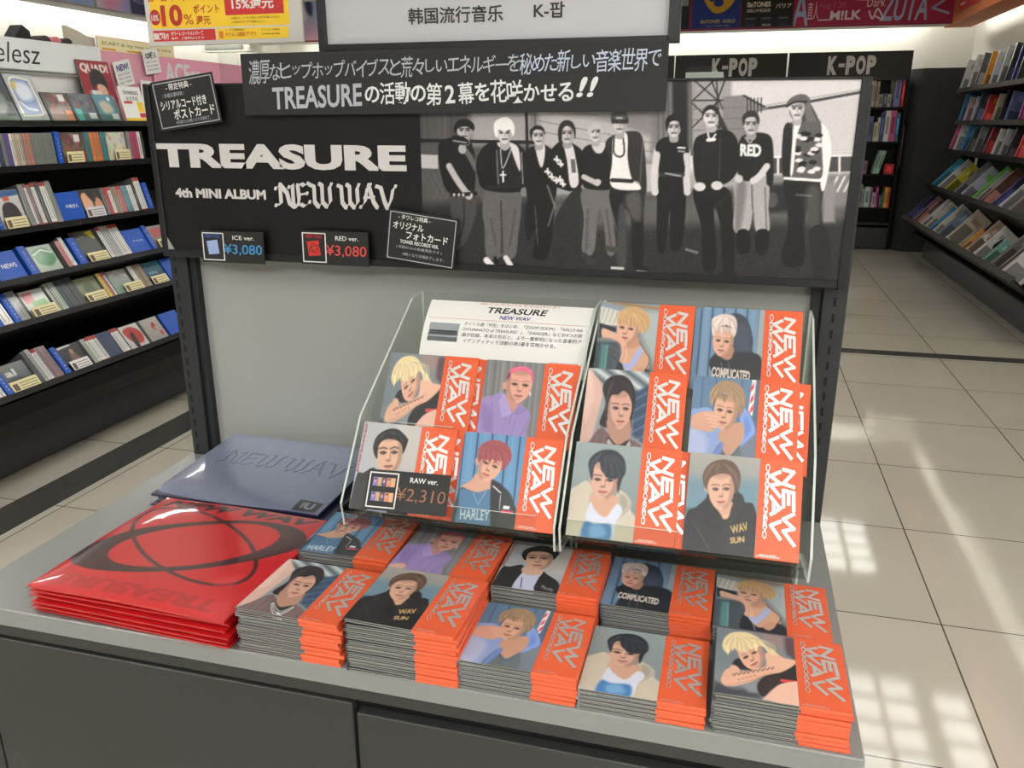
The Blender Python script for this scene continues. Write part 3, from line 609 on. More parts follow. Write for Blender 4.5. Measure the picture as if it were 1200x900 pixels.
def art_d():      # light brown hair, hand near the mouth, pale blue hooded jacket
    c = Canvas(PW, PH, (92, 122, 152), [(118, 88), (718, 115), (695, 832), (75, 795)])
    for x in range(60, 800, 120): c.line([(x + 20, 60), (x - 10, 850)], 10, (60, 84, 112), .8, 1.2)
    c.poly([(650, 105), (688, 110), (660, 400), (620, 380)], (232, 224, 222), .8)
    for y in (170, 260, 340): c.poly([(640, y), (668, y - 40), (664, y + 10), (634, y + 45)], (216, 60, 76), .8)
    c.poly([(690, 110), (740, 110), (720, 500), (670, 480)], (86, 100, 116), 2)
    j = (134, 158, 206)
    c.blob([(90, 400), (160, 350), (280, 350), (360, 470), (390, 560), (330, 700), (250, 820), (60, 820)], j, 1.2)
    c.blob([(90, 520), (210, 540), (260, 640), (200, 820), (60, 820)], (170, 182, 214), 5)
    c.blob([(560, 360), (600, 330), (660, 420), (700, 520), (720, 860), (540, 860), (560, 640), (590, 500)], (110, 122, 138), 1.2)
    c.blob([(545, 420), (580, 340), (640, 400), (690, 520), (640, 580), (560, 640), (580, 520)], (124, 156, 222), 1.2); c.blob([(590, 400), (630, 430), (650, 510), (600, 560)], (96, 126, 192), 3, .7)
    c.blob([(370, 520), (560, 450), (590, 560), (540, 650), (450, 720), (380, 640)], (190, 146, 122), 1.3)
    c.blob([(350, 640), (400, 680), (460, 730), (540, 660), (575, 700), (560, 850), (280, 850)], (96, 106, 112), 1.2); c.line([(370, 640), (450, 745), (550, 650)], 10, (74, 84, 90), .7, .6, True)
    c.blob([(300, 760), (380, 610), (400, 660), (310, 810)], (104, 132, 196), 1.3)
    face(c, 415, 370, 108, 142, 8, -.2, (208, 162, 136), side=1, brow=(120, 90, 66))
    hr = (158, 130, 102)
    c.blob([(262, 260), (280, 190), (360, 130), (460, 125), (550, 170), (590, 260), (580, 340), (545, 420), (530, 330), (490, 260), (420, 215), (350, 225), (310, 270), (280, 330)], hr, 1.2)
    fringe(c, (275, 235), (470, 225), 6, 60, hr); fringe(c, (470, 230), (570, 330), 5, 80, hr)
    for q in ((275, 250), (290, 310), (320, 260), (480, 260), (530, 330), (560, 370), (585, 300)): strands(c, (430, 135), [q], (200, 174, 142), 9, .55); strands(c, (410, 130), [(q[0] + 12, q[1] + 8)], (104, 80, 60), 7, .5)
    c.blob([(105, 420), (170, 380), (300, 370), (350, 430), (350, 480), (290, 530), (180, 520), (110, 500)], (206, 158, 136), 1.2)
    for k in range(4): c.line([(230 + 20*k, 395 + 30*k), (330, 415 + 26*k)], 22, (216, 170, 148), .9, .8); c.line([(240 + 16*k, 412 + 30*k), (325, 430 + 26*k)], 6, (160, 112, 96), .6)
    return c
def art_e():      # black fringe, cream hooded top, white tee with blue print
    c = Canvas(PW, PH, (136, 150, 150), [(178, 62), (722, 105), (660, 880), (95, 835)])
    c.grad((142, 156, 156), (116, 128, 132)); c.poly([(100, 420), (300, 430), (250, 880), (90, 880)], (128, 140, 142), 5)
    cr = (190, 182, 166)
    c.blob([(195, 420), (270, 385), (320, 470), (300, 600), (240, 880), (80, 880), (120, 500)], cr, 1.3)
    c.blob([(520, 470), (590, 480), (640, 550), (640, 620), (690, 700), (680, 900), (440, 900), (520, 700)], cr, 1.3)
    c.blob([(540, 490), (600, 510), (620, 580), (560, 640)], (156, 150, 138), 3); c.line([(300, 480), (290, 620), (240, 800)], 8, (150, 142, 128), .7, 1); c.line([(640, 560), (620, 610), (500, 730)], 8, (150, 142, 128), .7, 1)
    c.blob([(310, 500), (510, 500), (530, 580), (430, 690), (320, 600)], (196, 154, 132), 1.3)
    c.blob([(300, 560), (340, 620), (430, 680), (520, 570), (570, 620), (520, 720), (460, 890), (225, 890), (260, 700)], (200, 206, 224), 1.2)
    c.blob([(255, 720), (340, 740), (470, 740), (450, 890), (230, 890)], (66, 120, 176), 2); c.blob([(300, 760), (400, 750), (430, 830), (310, 850)], (110, 160, 204), 3)
    face(c, 412, 380, 118, 150, 3, -.1, (202, 160, 142), side=1, brow=(40, 36, 40))
    c.poly([(525, 360), (565, 370), (545, 400), (520, 420)], (190, 146, 128), 1)
    hr = (42, 46, 56)
    c.blob([(285, 300), (280, 230), (320, 170), (400, 130), (500, 135), (575, 200), (590, 300), (560, 370), (530, 480), (520, 400), (525, 340), (440, 340), (390, 300), (370, 230), (330, 260), (310, 380)], hr, 1.2)
    c.blob([(380, 220), (440, 200), (530, 300), (520, 360), (430, 350)], hr, 1.2)
    strands(c, (420, 140), [(300, 290), (340, 250), (420, 330), (480, 340), (540, 350), (570, 300)], (92, 98, 112), 8, .5)
    return c
def art_f():      # brown parted hair, black hooded top with gold letters
    c = Canvas(PW, PH, (150, 152, 148), [(82, 40), (525, 62), (505, 668), (55, 620)])
    c.grad((156, 154, 148), (96, 120, 134)); c.poly([(60, 200), (540, 200), (540, 400), (60, 400)], (104, 134, 150), 9); c.poly([(60, 375), (180, 380), (150, 410), (60, 410)], (66, 104, 112), 3)
    b = (30, 32, 36)
    c.blob([(185, 320), (205, 290), (280, 340), (330, 330), (380, 260), (430, 330), (500, 370), (530, 700), (40, 700), (70, 420), (130, 370)], b, 1)
    c.blob([(235, 330), (350, 330), (360, 400), (310, 440), (260, 400)], (196, 152, 130), 1.2)
    c.line([(300, 425), (340, 405), (355, 380)], 7, (206, 176, 110), .8)
    c.blob([(190, 330), (240, 360), (300, 440), (290, 520), (200, 470)], (26, 27, 30), 1.2); c.blob([(350, 370), (400, 280), (430, 350), (340, 480)], (36, 38, 42), 1.2)
    face(c, 282, 262, 80, 118, -3, -.05, (206, 162, 140), side=1, brow=(56, 44, 40))
    c.ell(187, 250, 12, 28, (196, 150, 130), 1)
    h = (92, 72, 62)
    c.blob([(170, 230), (165, 170), (200, 110), (270, 78), (350, 90), (400, 160), (395, 250), (370, 280), (358, 220), (330, 170), (270, 165), (215, 190), (195, 240), (190, 265)], h, 1)
    strands(c, (270, 85), [(180, 200), (200, 170), (250, 160), (340, 170), (380, 220), (390, 250)], (132, 108, 94), 6, .5)
    c.text('WAV', 405, 490, 110, 52, (190, 160, 104), bold=.03, rotd=-14); c.text('SUN', 395, 562, 90, 38, (190, 160, 104), bold=.04, rotd=-6)
    c.line([(115, 460), (170, 540), (220, 620)], 4, (110, 112, 118), .6)
    return c
def art_g():      # blond hair, tattooed arm raised before the chin, black tee with red trim
    c = Canvas(PW, PH, (124, 132, 138), [(120, 80), (705, 180), (770, 690), (110, 590)])
    c.poly([(100, 60), (330, 110), (300, 380), (100, 420)], (116, 126, 134), 6); c.poly([(620, 170), (720, 190), (740, 360), (660, 300)], (92, 70, 76), 3); c.poly([(450, 130), (640, 170), (620, 260), (500, 200)], (150, 128, 128), 5)
    c.poly([(110, 500), (260, 560), (480, 560), (480, 640), (100, 600)], (66, 70, 80), 4); c.poly([(330, 520), (460, 500), (480, 600), (380, 590)], (130, 140, 146), 3)
    c.blob([(450, 530), (520, 450), (600, 420), (700, 370), (740, 370), (770, 520), (640, 560), (520, 620), (470, 600)], (38, 38, 42), 1.2)
    c.blob([(250, 370), (300, 330), (420, 390), (420, 420), (300, 410)], (40, 42, 48), 1.2)
    c.blob([(500, 300), (560, 280), (640, 330), (735, 355), (700, 400), (600, 445), (520, 420), (510, 350)], (224, 178, 154), 1.2)
    c.line([(640, 500), (760, 515)], 26, (206, 70, 76), 1, .8)
    c.blob([(500, 640), (600, 540), (700, 510), (775, 530), (780, 700), (540, 650)], (226, 182, 164), 1.2)
    face(c, 395, 305, 88, 118, -28, -.2, (218, 170, 146), side=1, brow=(150, 120, 96))
    c.blob([(165, 490), (210, 410), (300, 430), (420, 420), (530, 390), (620, 400), (600, 440), (480, 470), (400, 510), (280, 540), (200, 540)], (222, 174, 148), 1)
    c.line([(220, 535), (400, 500), (560, 440)], 10, (180, 130, 110), .5, 1.5)
    c.blob([(190, 470), (250, 380), (310, 420), (250, 480)], (220, 172, 148), 1.2)
    for k in range(9): x = 255 + 36*k; y = 455 - 6*k; c.line([(x, y - 6), (x + 14, y + 8), (x + 26, y - 10)], 6, (84, 70, 72), .85, .4, True)
    for k in range(5): x = 300 + 30*k; y = 490 - 8*k; c.line([(x, y), (x + 16, y + 6)], 5, (84, 70, 72), .8)
    h = (224, 206, 160)
    c.blob([(210, 290), (165, 240), (180, 170), (240, 130), (340, 130), (430, 165), (500, 230), (560, 270), (600, 310), (540, 300), (490, 250), (440, 235), (370, 250), (330, 280), (270, 250), (230, 240)], h, 1.1)
    fringe(c, (190, 230), (440, 225), 9, 62, h)
    for q in ((180, 230), (215, 270), (270, 250), (310, 280), (345, 280), (390, 255), (440, 245), (520, 280), (570, 295)): strands(c, (300, 140), [q], (246, 232, 196), 9, .6); strands(c, (280, 145), [(q[0] + 10, q[1] - 6)], (170, 146, 104), 6, .5)
    return c
def art_h():      # cropped pink hair, lilac shirt, grey planks
    c = Canvas(PW, PH, (122, 122, 124), [(185, 85), (715, 125), (640, 905), (90, 880)])
    for k in range(26): x = 110 + 25*k; v = 92 + (k * 37) % 60; c.line([(x + 30, 60), (x - 20, 900)], 10 + k % 3 * 6, (v, v + 2, v + 4), .75, 1.5)
    p = (150, 132, 186)
    c.blob([(125, 470), (250, 430), (340, 400), (400, 520), (480, 500), (570, 560), (600, 640), (560, 760), (545, 900), (80, 900), (100, 640)], p, 1.2)
    c.blob([(150, 520), (230, 580), (245, 700), (230, 830), (150, 720)], (126, 106, 162), 4, .7); c.line([(240, 500), (245, 800)], 6, (112, 92, 150), .6, 1.5); c.line([(590, 640), (550, 720), (480, 900)], 8, (122, 102, 158), .6, 2)
    for x in (380, 470): c.line([(x, 640), (x - 60, 880)], 6, (126, 108, 166), .7, 1.2)
    c.blob([(370, 400), (500, 450), (480, 520), (440, 580), (400, 560)], (190, 140, 122), 1.3)
    c.poly([(335, 400), (365, 430), (430, 600), (340, 640), (300, 500)], (166, 150, 202), 1); c.poly([(490, 510), (560, 560), (520, 600), (440, 610)], (140, 122, 176), 1)
    c.line([(430, 600), (400, 700)], 5, (100, 84, 136), .8); c.blob([(110, 830), (220, 790), (240, 870), (110, 900)], (214, 168, 150), 2)
    face(c, 485, 330, 118, 160, 6, .15, (216, 160, 142), side=-1, brow=(150, 100, 92))
    c.ell(352, 340, 20, 42, (204, 148, 130), 1); c.ell(355, 378, 7, 9, (60, 50, 56), .6); c.ell(590, 410, 8, 20, (220, 214, 214), .6)
    c.blob([(375, 260), (390, 200), (440, 160), (520, 152), (590, 180), (615, 260), (605, 290), (580, 220), (500, 190), (420, 210)], (220, 92, 132), 1.2); c.blob([(368, 265), (385, 215), (405, 215), (390, 270)], (120, 60, 76), 1.5)
    c.line([(430, 180), (520, 165), (590, 200)], 16, (238, 124, 160), .6, 1.5, True)
    return c
def art_i():      # reddish hair, blue tee lettered across the chest, dark jacket, blue planks
    c = Canvas(PW, PH, (92, 138, 178), [(150, 95), (632, 140), (560, 850), (70, 790)])
    for x in (135, 240, 355, 470, 575): c.line([(x + 14, 60), (x - 40, 860)], 11, (40, 62, 86), .95, 1)
    for x in (190, 300, 420, 520): c.line([(x + 14, 60), (x - 40, 860)], 30, (112, 158, 196), .5, 4)
    c.blob([(140, 520), (200, 480), (270, 440), (370, 480), (460, 520), (540, 620), (570, 860), (60, 860), (90, 640)], (46, 52, 58), 1.2)
    c.blob([(130, 520), (210, 470), (260, 420), (370, 470), (370, 560), (260, 570), (150, 530)], (196, 150, 130), 1.2)
    c.blob([(135, 540), (250, 570), (375, 545), (400, 640), (385, 860), (110, 860), (120, 650)], (70, 112, 148), 1.2)
    c.text('HARLEY', 250, 740, 230, 80, (190, 204, 212), bold=.02, rotd=3); c.line([(230, 570), (270, 660), (330, 560)], 4, (176, 184, 190), .8)
    c.blob([(365, 500), (400, 480), (460, 530), (440, 640), (430, 860), (380, 860)], (40, 42, 46), 1.2); c.line([(385, 520), (445, 572)], 9, (206, 208, 206)); c.line([(445, 590), (440, 700)], 6, (206, 208, 206), .8)
    c.poly([(470, 670), (520, 675), (518, 700), (468, 696)], (222, 222, 222), .7); c.poly([(455, 705), (550, 715), (548, 735), (453, 728)], (206, 60, 90), .8)
    face(c, 355, 360, 92, 126, 22, -.05, (208, 160, 140), side=-1, brow=(120, 70, 66), lips=(190, 96, 96))
    c.ell(248, 330, 12, 30, (196, 148, 128), 1)
    h = (150, 76, 82)
    c.blob([(255, 300), (262, 220), (330, 170), (420, 168), (500, 220), (520, 300), (490, 360), (440, 400), (450, 330), (400, 300), (340, 290), (300, 300), (265, 330)], h, 1.1)
    fringe(c, (262, 275), (440, 300), 8, 56, h)
    for q in ((262, 280), (300, 290), (345, 295), (390, 305), (440, 330), (450, 380), (500, 330)): strands(c, (370, 180), [q], (186, 100, 104), 8, .55); strands(c, (355, 178), [(q[0] + 8, q[1] - 4)], (92, 44, 50), 6, .5)
    return c
def art_j():      # black hair, white tee, black jacket, grey ground, red writing down the side
    c = Canvas(PW, PH, (170, 172, 176), [(292, 62), (828, 150), (672, 552), (92, 440)])
    c.poly([(600, 60), (850, 140), (760, 420), (560, 300)], (184, 180, 178), 8)
    for k in range(5): c.text('RAW', 300 - 24*k, 90 + 42*k, 44, 22, (150, 52, 62), bold=.04, rotd=-60)
    b = (46, 46, 48)
    c.blob([(190, 290), (250, 290), (360, 280), (370, 340), (280, 480), (90, 470), (110, 410)], b, .8)
    c.blob([(530, 340), (590, 380), (690, 460), (670, 570), (430, 520), (480, 420)], b, .8)
    c.blob([(370, 300), (540, 310), (530, 380), (440, 400), (370, 360)], (206, 168, 146), .9)
    c.blob([(360, 350), (400, 370), (520, 375), (540, 350), (470, 470), (450, 520), (270, 490)], (190, 196, 222), .8)
    c.line([(360, 390), (350, 480)], 6, (70, 80, 120)); c.text('Pacific', 590, 500, 110, 26, (196, 196, 196), rotd=22, shear=.3)
    face(c, 508, 232, 128, 96, 6, -.1, (208, 166, 142), side=1, brow=(40, 34, 34))
    h = (30, 31, 33)
    c.blob([(366, 220), (358, 180), (400, 140), (500, 122), (600, 135), (680, 180), (690, 200), (640, 250), (628, 205), (560, 175), (470, 165), (410, 185), (392, 240)], h, .8)
    strands(c, (500, 128), [(380, 190), (440, 165), (560, 165), (640, 200)], (70, 70, 74), 9, .5)
    return c

# ---- the wide black and white group photograph
def art_group(quad):
    c = Canvas(500, 216, (150, 150, 152), quad); n0 = c.r
    Q = lambda k: {1: lambda P: [(490 + x / 3.913, 100 + y / 3.913) for x, y in P], 2: lambda P: [(640 + x / 3.913, 100 + y / 3.913) for x, y in P], 3: lambda P: [(800 + x / 3.673, 90 + y / 3.673) for x, y in P]}[k]
    G = lambda v: (v, v * .985, v * 1.0)
    def pl(k, P, v, soft=.6, op=1.): c.poly(Q(k)(P), G(v), soft, op)
    def bl(k, P, v, soft=.6, op=1.): c.blob(Q(k)(P), G(v), soft, op)
    def ln(k, P, w, v, op=1., soft=.5, sm=False): c.line(Q(k)(P), w / 3.85, G(v), op, soft, sm)
    def el(k, x, y, a, b, v, soft=.6, op=1., r=0): (X, Y), = Q(k)([(x, y)]); c.ell(X, Y, a / 3.85, b / 3.85, G(v), soft, op, r)
    # setting
    c.poly([(760, 80), (1030, 80), (1030, 200), (760, 200)], G(196), 6); c.poly([(620, 80), (800, 80), (800, 215), (620, 215)], G(126), 8)
    c.poly([(490, 80), (632, 80), (632, 240), (490, 240)], G(84), 3)
    for x in range(496, 640, 7): c.line([(x, 85), (x, 165)], 2, G(64 + (x * 7) % 40), .7, 1)
    c.poly([(560, 128), (632, 128), (632, 168), (560, 168)], G(150), 5); c.poly([(640, 128), (720, 140), (770, 160), (770, 185), (640, 170)], G(168), 4)
    for a, b_ in (((640, 140), (780, 168)), ((640, 152), (780, 178))): c.line([a, b_], 1, G(96), .6)
    c.line([(626, 95), (626, 225)], 3, G(28)); c.line([(500, 162), (640, 165)], 3.5, G(30)); c.poly([(501, 178), (521, 179), (521, 195), (501, 194)], G(172), .7)
    for x in range(500, 640, 7): c.line([(x, 198), (x + 30, 260)], .8, G(110), .5); c.line([(x + 30, 198), (x, 260)], .8, G(104), .5)
    c.poly([(490, 236), (1030, 214), (1030, 345), (490, 345)], G(52), 6); c.poly([(640, 232), (1030, 215), (1030, 255), (640, 266)], G(92), 7)
    # yard, hall and tower at the right
    c.poly([(880, 132), (1025, 112), (1025, 185), (880, 185)], G(186), 2); c.line([(878, 131), (940, 122), (1020, 108)], 2.6, G(52), .9); c.line([(878, 128), (1020, 105)], 1.2, G(150), .8)
    c.poly([(900, 184), (1010, 182), (1010, 200), (900, 202)], G(74), .7)
    for x in (915, 935, 955, 985, 1003): c.line([(x, 182), (x, 203)], 2, G(206))
    c.line([(900, 183), (1012, 181)], 1.6, G(206)); c.line([(900, 203), (1012, 200)], 1.6, G(186))
    c.poly([(905, 205), (1010, 202), (1006, 240), (905, 240)], G(120), 3)
    for x in range(975, 1006, 8): c.line([(x, 222), (x + 8, 206)], 2, G(214), .8)
    c.poly([(945, 215), (980, 212), (980, 258), (950, 258)], G(130), 2); c.poly([(890, 214), (925, 214), (930, 245), (890, 248)], G(48), 3); c.ell(908, 232, 7, 9, G(84), 1)
    c.poly([(818, 92), (862, 96), (862, 175), (812, 175)], G(148), 2); c.poly([(852, 114), (878, 112), (905, 128), (880, 132), (880, 170), (852, 172)], G(124), 1)
    for x in range(880, 900, 4): c.line([(x, 116), (x, 132)], 1, G(40))
    c.line([(876, 113), (900, 126)], 1.5, G(40)); 
    for a, b_ in (((816, 90), (816, 180)), ((845, 90), (848, 150)), ((816, 92), (846, 118)), ((846, 92), (816, 120)), ((816, 120), (848, 150)), ((848, 118), (816, 150)), ((812, 118), (852, 118)), ((838, 92), (852, 128)), ((856, 92), (842, 128))): c.line([a, b_], 1.5, G(46), .9)
    for y in (128, 140, 152): c.line([(818, y), (880, y - 2)], 1, G(104), .8)
    c.poly([(774, 80), (818, 80), (816, 175), (770, 175)], G(116), 4)
    for x in range(778, 818, 6): c.line([(x, 85), (x, 172)], 1.6, G(74), .6, 1)
    c.poly([(795, 90), (812, 90), (812, 200), (795, 200)], G(34), 2)
    c.poly([(760, 190), (775, 190), (775, 222), (760, 222)], G(170), 1); c.line([(640, 98), (640, 120)], 2, G(60))
    # ten people, left to right
    def head(k, x, y, a, b, v=178, hair=None, hv=30, tilt=0, dark=.0):
        bl(k, [(x - a*.5, y + b*.6), (x + a*.5, y + b*.6), (x + a*.55, y + b*1.5), (x - a*.55, y + b*1.5)], v - 34)
        bl(k, [(x - a, y - b*.4), (x - a*.9, y + b*.35), (x - a*.4, y + b*.95), (x + a*.1, y + b*1.02), (x + a*.6, y + b*.8), (x + a*.95, y + b*.3), (x + a, y - b*.4), (x, y - b)], v, .6)
        bl(k, [(x + a*.45, y - b*.5), (x + a, y - b*.4), (x + a*.9, y + b*.4), (x + a*.5, y + b*.85)], v - 56, 1.2, .6)
        for e in (-.42, .4): el(k, x + a*e, y - b*.05, a*.26, b*.10, 44, .5, .9); ln(k, [(x + a*(e-.28), y - b*.25), (x + a*(e+.28), y - b*.25)], 6, 60, .7)
        ln(k, [(x + a*.05, y), (x + a*.12, y + b*.35)], 5, v - 60, .6); ln(k, [(x - a*.3, y + b*.58), (x + a*.3, y + b*.58)], 7, 84, .85)
        if hair: bl(k, hair, hv, .6)
    # 1 black tee, hand pulling it over the mouth
    bl(1, [(182, 500), (285, 490), (290, 560), (268, 640), (225, 720), (182, 735), (176, 640)], 74); ln(1, [(235, 510), (232, 620), (200, 720)], 6, 44)
    bl(1, [(130, 255), (175, 232), (235, 228), (275, 250), (292, 330), (284, 470), (240, 488), (180, 486), (146, 450), (126, 340)], 30)
    ln(1, [(172, 360), (205, 420), (250, 485)], 26, 168, 1, .6, True); ln(1, [(295, 370), (270, 320), (238, 275)], 24, 96, 1, .6, True); el(1, 235, 282, 18, 22, 160); el(1, 258, 492, 18, 20, 170)
    head(1, 248, 200, 34, 42, 172, [(205, 215), (200, 185), (222, 155), (262, 148), (292, 172), (290, 200), (262, 182), (225, 185), (212, 200)], 18)
    bl(1, [(195, 222), (225, 222), (262, 240), (262, 262), (225, 262), (195, 250)], 24); ln(1, [(195, 244), (255, 254)], 5, 190, .8); ln(1, [(180, 492), (290, 484)], 16, 30); 
    for x in (190, 212, 232, 270): el(1, x, 490, 6, 8, 176)
    # 2 white hair, open jacket, wide cargo trousers
    bl(1, [(345, 462), (490, 458), (496, 560), (482, 660), (462, 775), (400, 770), (408, 640), (396, 772), (330, 775), (326, 640), (318, 560)], 96, .8); ln(1, [(405, 520), (404, 760)], 7, 54, .8); ln(1, [(355, 600), (375, 720)], 8, 70, .6, 1); ln(1, [(470, 560), (440, 720)], 8, 70, .6, 1)
    bl(1, [(300, 330), (335, 270), (395, 248), (470, 252), (520, 290), (545, 380), (530, 470), (340, 470), (300, 400)], 26); bl(1, [(392, 268), (465, 268), (500, 420), (480, 448), (385, 448)], 40)
    bl(1, [(455, 262), (492, 280), (498, 380), (480, 350)], 196, .7); ln(1, [(392, 290), (395, 440)], 4, 130); ln(1, [(505, 300), (508, 440)], 4, 150); ln(1, [(410, 285), (418, 370), (460, 280)], 4, 196, .9, .4, True); ln(1, [(418, 385), (418, 430)], 7, 214); ln(1, [(406, 400), (430, 400)], 6, 214)
    bl(1, [(395, 255), (462, 255), (430, 290)], 190); head(1, 430, 212, 34, 46, 190, [(385, 215), (386, 165), (420, 142), (455, 146), (476, 180), (470, 225), (455, 195), (430, 205), (402, 195), (396, 230)], 226)
    ln(1, [(345, 456), (490, 452)], 14, 44); ln(1, [(330, 790), (350, 812)], 26, 205); ln(1, [(420, 780), (440, 812)], 22, 200); ln(1, [(370, 780), (380, 812)], 14, 30); el(1, 512, 478, 16, 22, 120)
    # 3 dark open shirt
    bl(1, [(530, 300), (565, 268), (620, 268), (660, 330), (650, 520), (540, 540), (520, 400)], 30); bl(1, [(570, 268), (612, 268), (604, 350), (588, 360)], 196); head(1, 585, 225, 30, 40, 184, [(548, 225), (546, 200), (575, 178), (606, 186), (616, 220), (600, 200), (565, 200), (553, 240)], 40)
    bl(1, [(525, 520), (640, 520), (640, 640), (610, 780), (545, 770), (570, 640), (520, 700)], 22); ln(1, [(560, 540), (570, 720)], 4, 110, .8); ln(1, [(620, 450), (650, 540), (620, 630)], 8, 150, .6)
    # 4 knitted jacket with white patches over a white tee
    bl(1, [(650, 600), (770, 450), (785, 640), (780, 830), (720, 830), (735, 660), (690, 820), (640, 800)], 50); 
    bl(1, [(640, 290), (690, 248), (745, 262), (790, 310), (796, 420), (740, 470), (700, 470), (640, 440), (610, 380)], 24); bl(1, [(700, 262), (735, 262), (752, 330), (762, 440), (725, 452), (712, 340)], 196); pl(1, [(728, 330), (748, 330), (752, 390), (732, 392)], 96)
    for x, y in ((665, 330), (682, 350), (622, 385), (640, 408), (660, 425), (690, 440), (678, 420)): ln(1, [(x - 10, y), (x + 10, y + 4)], 9, 206); ln(1, [(x, y - 12), (x + 2, y + 12)], 8, 206)
    head(1, 714, 215, 32, 42, 178, [(676, 250), (676, 190), (700, 158), (735, 160), (754, 195), (750, 240), (742, 200), (715, 180), (694, 200), (690, 250)], 44)
    # 5 fair hair, dark vest top, pale jeans
    bl(2, [(190, 470), (320, 440), (322, 560), (340, 740), (300, 760), (285, 600), (262, 560), (240, 750), (185, 752), (196, 600)], 104); ln(2, [(215, 560), (205, 740)], 8, 70, .6, 1.2); ln(2, [(300, 560), (318, 730)], 8, 70, .6, 1.2)
    bl(2, [(190, 320), (215, 270), (300, 262), (345, 300), (345, 440), (300, 470), (205, 460), (196, 420)], 32); bl(2, [(240, 262), (300, 258), (285, 300), (255, 300)], 186); ln(2, [(200, 410), (260, 440)], 20, 176); el(2, 262, 434, 16, 14, 180); head(2, 256, 210, 30, 40, 190, [(224, 215), (222, 190), (250, 170), (282, 182), (290, 215), (275, 195), (245, 200), (232, 235)], 176)
    ln(2, [(195, 770), (225, 800)], 26, 60); ln(2, [(300, 735), (345, 745)], 22, 70)
    # 6 tall, white tee, leather jacket
    bl(2, [(318, 470), (460, 470), (468, 600), (462, 800), (415, 800), (410, 600), (372, 560), (352, 700), (345, 640)], 34); bl(2, [(385, 500), (455, 480), (460, 600), (415, 600)], 84, 3); bl(2, [(355, 560), (385, 560), (386, 800), (345, 815)], 72, 2)
    bl(2, [(300, 260), (340, 222), (430, 205), (470, 240), (484, 400), (480, 490), (455, 490), (445, 430), (330, 430), (318, 330)], 52); bl(2, [(340, 222), (398, 218), (400, 330), (418, 420), (450, 445), (448, 470), (326, 455), (330, 340)], 214); ln(2, [(342, 225), (338, 300), (365, 320), (385, 300), (380, 225)], 7, 40, .9, .4, True); ln(2, [(328, 425), (418, 430)], 15, 44); ln(2, [(470, 250), (455, 430)], 5, 110, .7)
    head(2, 366, 170, 32, 44, 184, [(330, 160), (328, 130), (360, 116), (395, 122), (408, 150), (398, 170), (380, 145), (350, 145), (338, 175)], 84); ln(2, [(338, 160), (396, 162)], 18, 30, .7)
    ln(2, [(320, 825), (370, 828)], 10, 190); ln(2, [(430, 815), (480, 838)], 26, 24); ln(2, [(435, 840), (482, 846)], 7, 180)
    # 7 black tee, bare arms, wide black trousers
    bl(2, [(545, 400), (650, 400), (662, 500), (640, 720), (590, 735), (588, 560), (565, 740), (530, 735), (530, 560)], 22)
    ln(2, [(535, 290), (520, 400), (522, 480)], 26, 192, 1, .6, True); ln(2, [(660, 300), (664, 400), (668, 480)], 26, 188, 1, .6, True); bl(2, [(525, 290), (545, 245), (600, 230), (650, 240), (678, 300), (652, 310), (652, 400), (545, 405), (548, 310)], 26); ln(2, [(628, 280), (658, 282)], 7, 200); ln(2, [(630, 296), (656, 298)], 5, 180); ln(2, [(550, 400), (648, 402)], 16, 60); ln(2, [(570, 395), (640, 408)], 5, 190, .8)
    head(2, 610, 190, 32, 42, 186, [(575, 200), (574, 158), (600, 132), (634, 140), (648, 175), (640, 200), (630, 165), (595, 165), (582, 200)], 26); ln(2, [(660, 740), (710, 755)], 9, 150, .7)
    # 8 black leather jacket
    bl(3, [(66, 470), (205, 470), (232, 560), (238, 720), (232, 830), (190, 830), (180, 640), (152, 560), (158, 800), (105, 815), (98, 640)], 26)
    bl(3, [(72, 270), (125, 238), (200, 225), (248, 260), (262, 350), (240, 420), (180, 460), (90, 460), (66, 380)], 24); bl(3, [(105, 270), (160, 250), (180, 440), (90, 440)], 34, 2); ln(3, [(180, 260), (175, 430)], 4, 96, .7); ln(3, [(128, 238), (138, 270), (160, 245)], 7, 206, .9, .4, True); ln(3, [(128, 268), (155, 266)], 12, 214)
    el(3, 92, 465, 26, 20, 196); el(3, 165, 460, 26, 20, 190); head(3, 142, 170, 34, 42, 196, [(106, 180), (108, 145), (135, 122), (168, 132), (182, 170), (172, 165), (145, 142), (118, 152)], 34); bl(3, [(172, 150), (195, 190), (210, 225), (180, 215)], 50)
    ln(3, [(180, 835), (235, 838)], 20, 36); ln(3, [(150, 560), (215, 500)], 14, 70, .5, 2)
    # 9 oversized dark lettered jumper, pale jeans, boots
    bl(3, [(246, 440), (375, 440), (382, 560), (384, 655), (330, 655), (318, 560), (298, 655), (236, 650), (240, 540)], 158); ln(3, [(312, 460), (315, 560)], 6, 96); bl(3, [(250, 450), (290, 460), (265, 640), (240, 640)], 118, 2.5); ln(3, [(368, 470), (374, 650)], 5, 100)
    bl(3, [(252, 655), (300, 655), (300, 740), (250, 745)], 22); bl(3, [(332, 655), (384, 655), (372, 745), (330, 745)], 22)
    bl(3, [(262, 270), (290, 245), (350, 238), (395, 260), (404, 350), (400, 455), (375, 455), (370, 410), (330, 440), (262, 430), (250, 350)], 36); ln(3, [(375, 380), (345, 420), (318, 440)], 24, 190, 1, .6, True); el(3, 258, 432, 18, 18, 180); ln(3, [(285, 258), (305, 280), (325, 255)], 5, 190, .8, .4, True)
    (X, Y), = Q(3)([(308, 312)]); c.text('RED', X, Y, 24, 14, G(236), bold=.05, rotd=2)
    head(3, 310, 205, 32, 40, 178, [(276, 205), (272, 175), (295, 150), (330, 150), (345, 180), (340, 205), (325, 175), (290, 178), (282, 205)], 52)
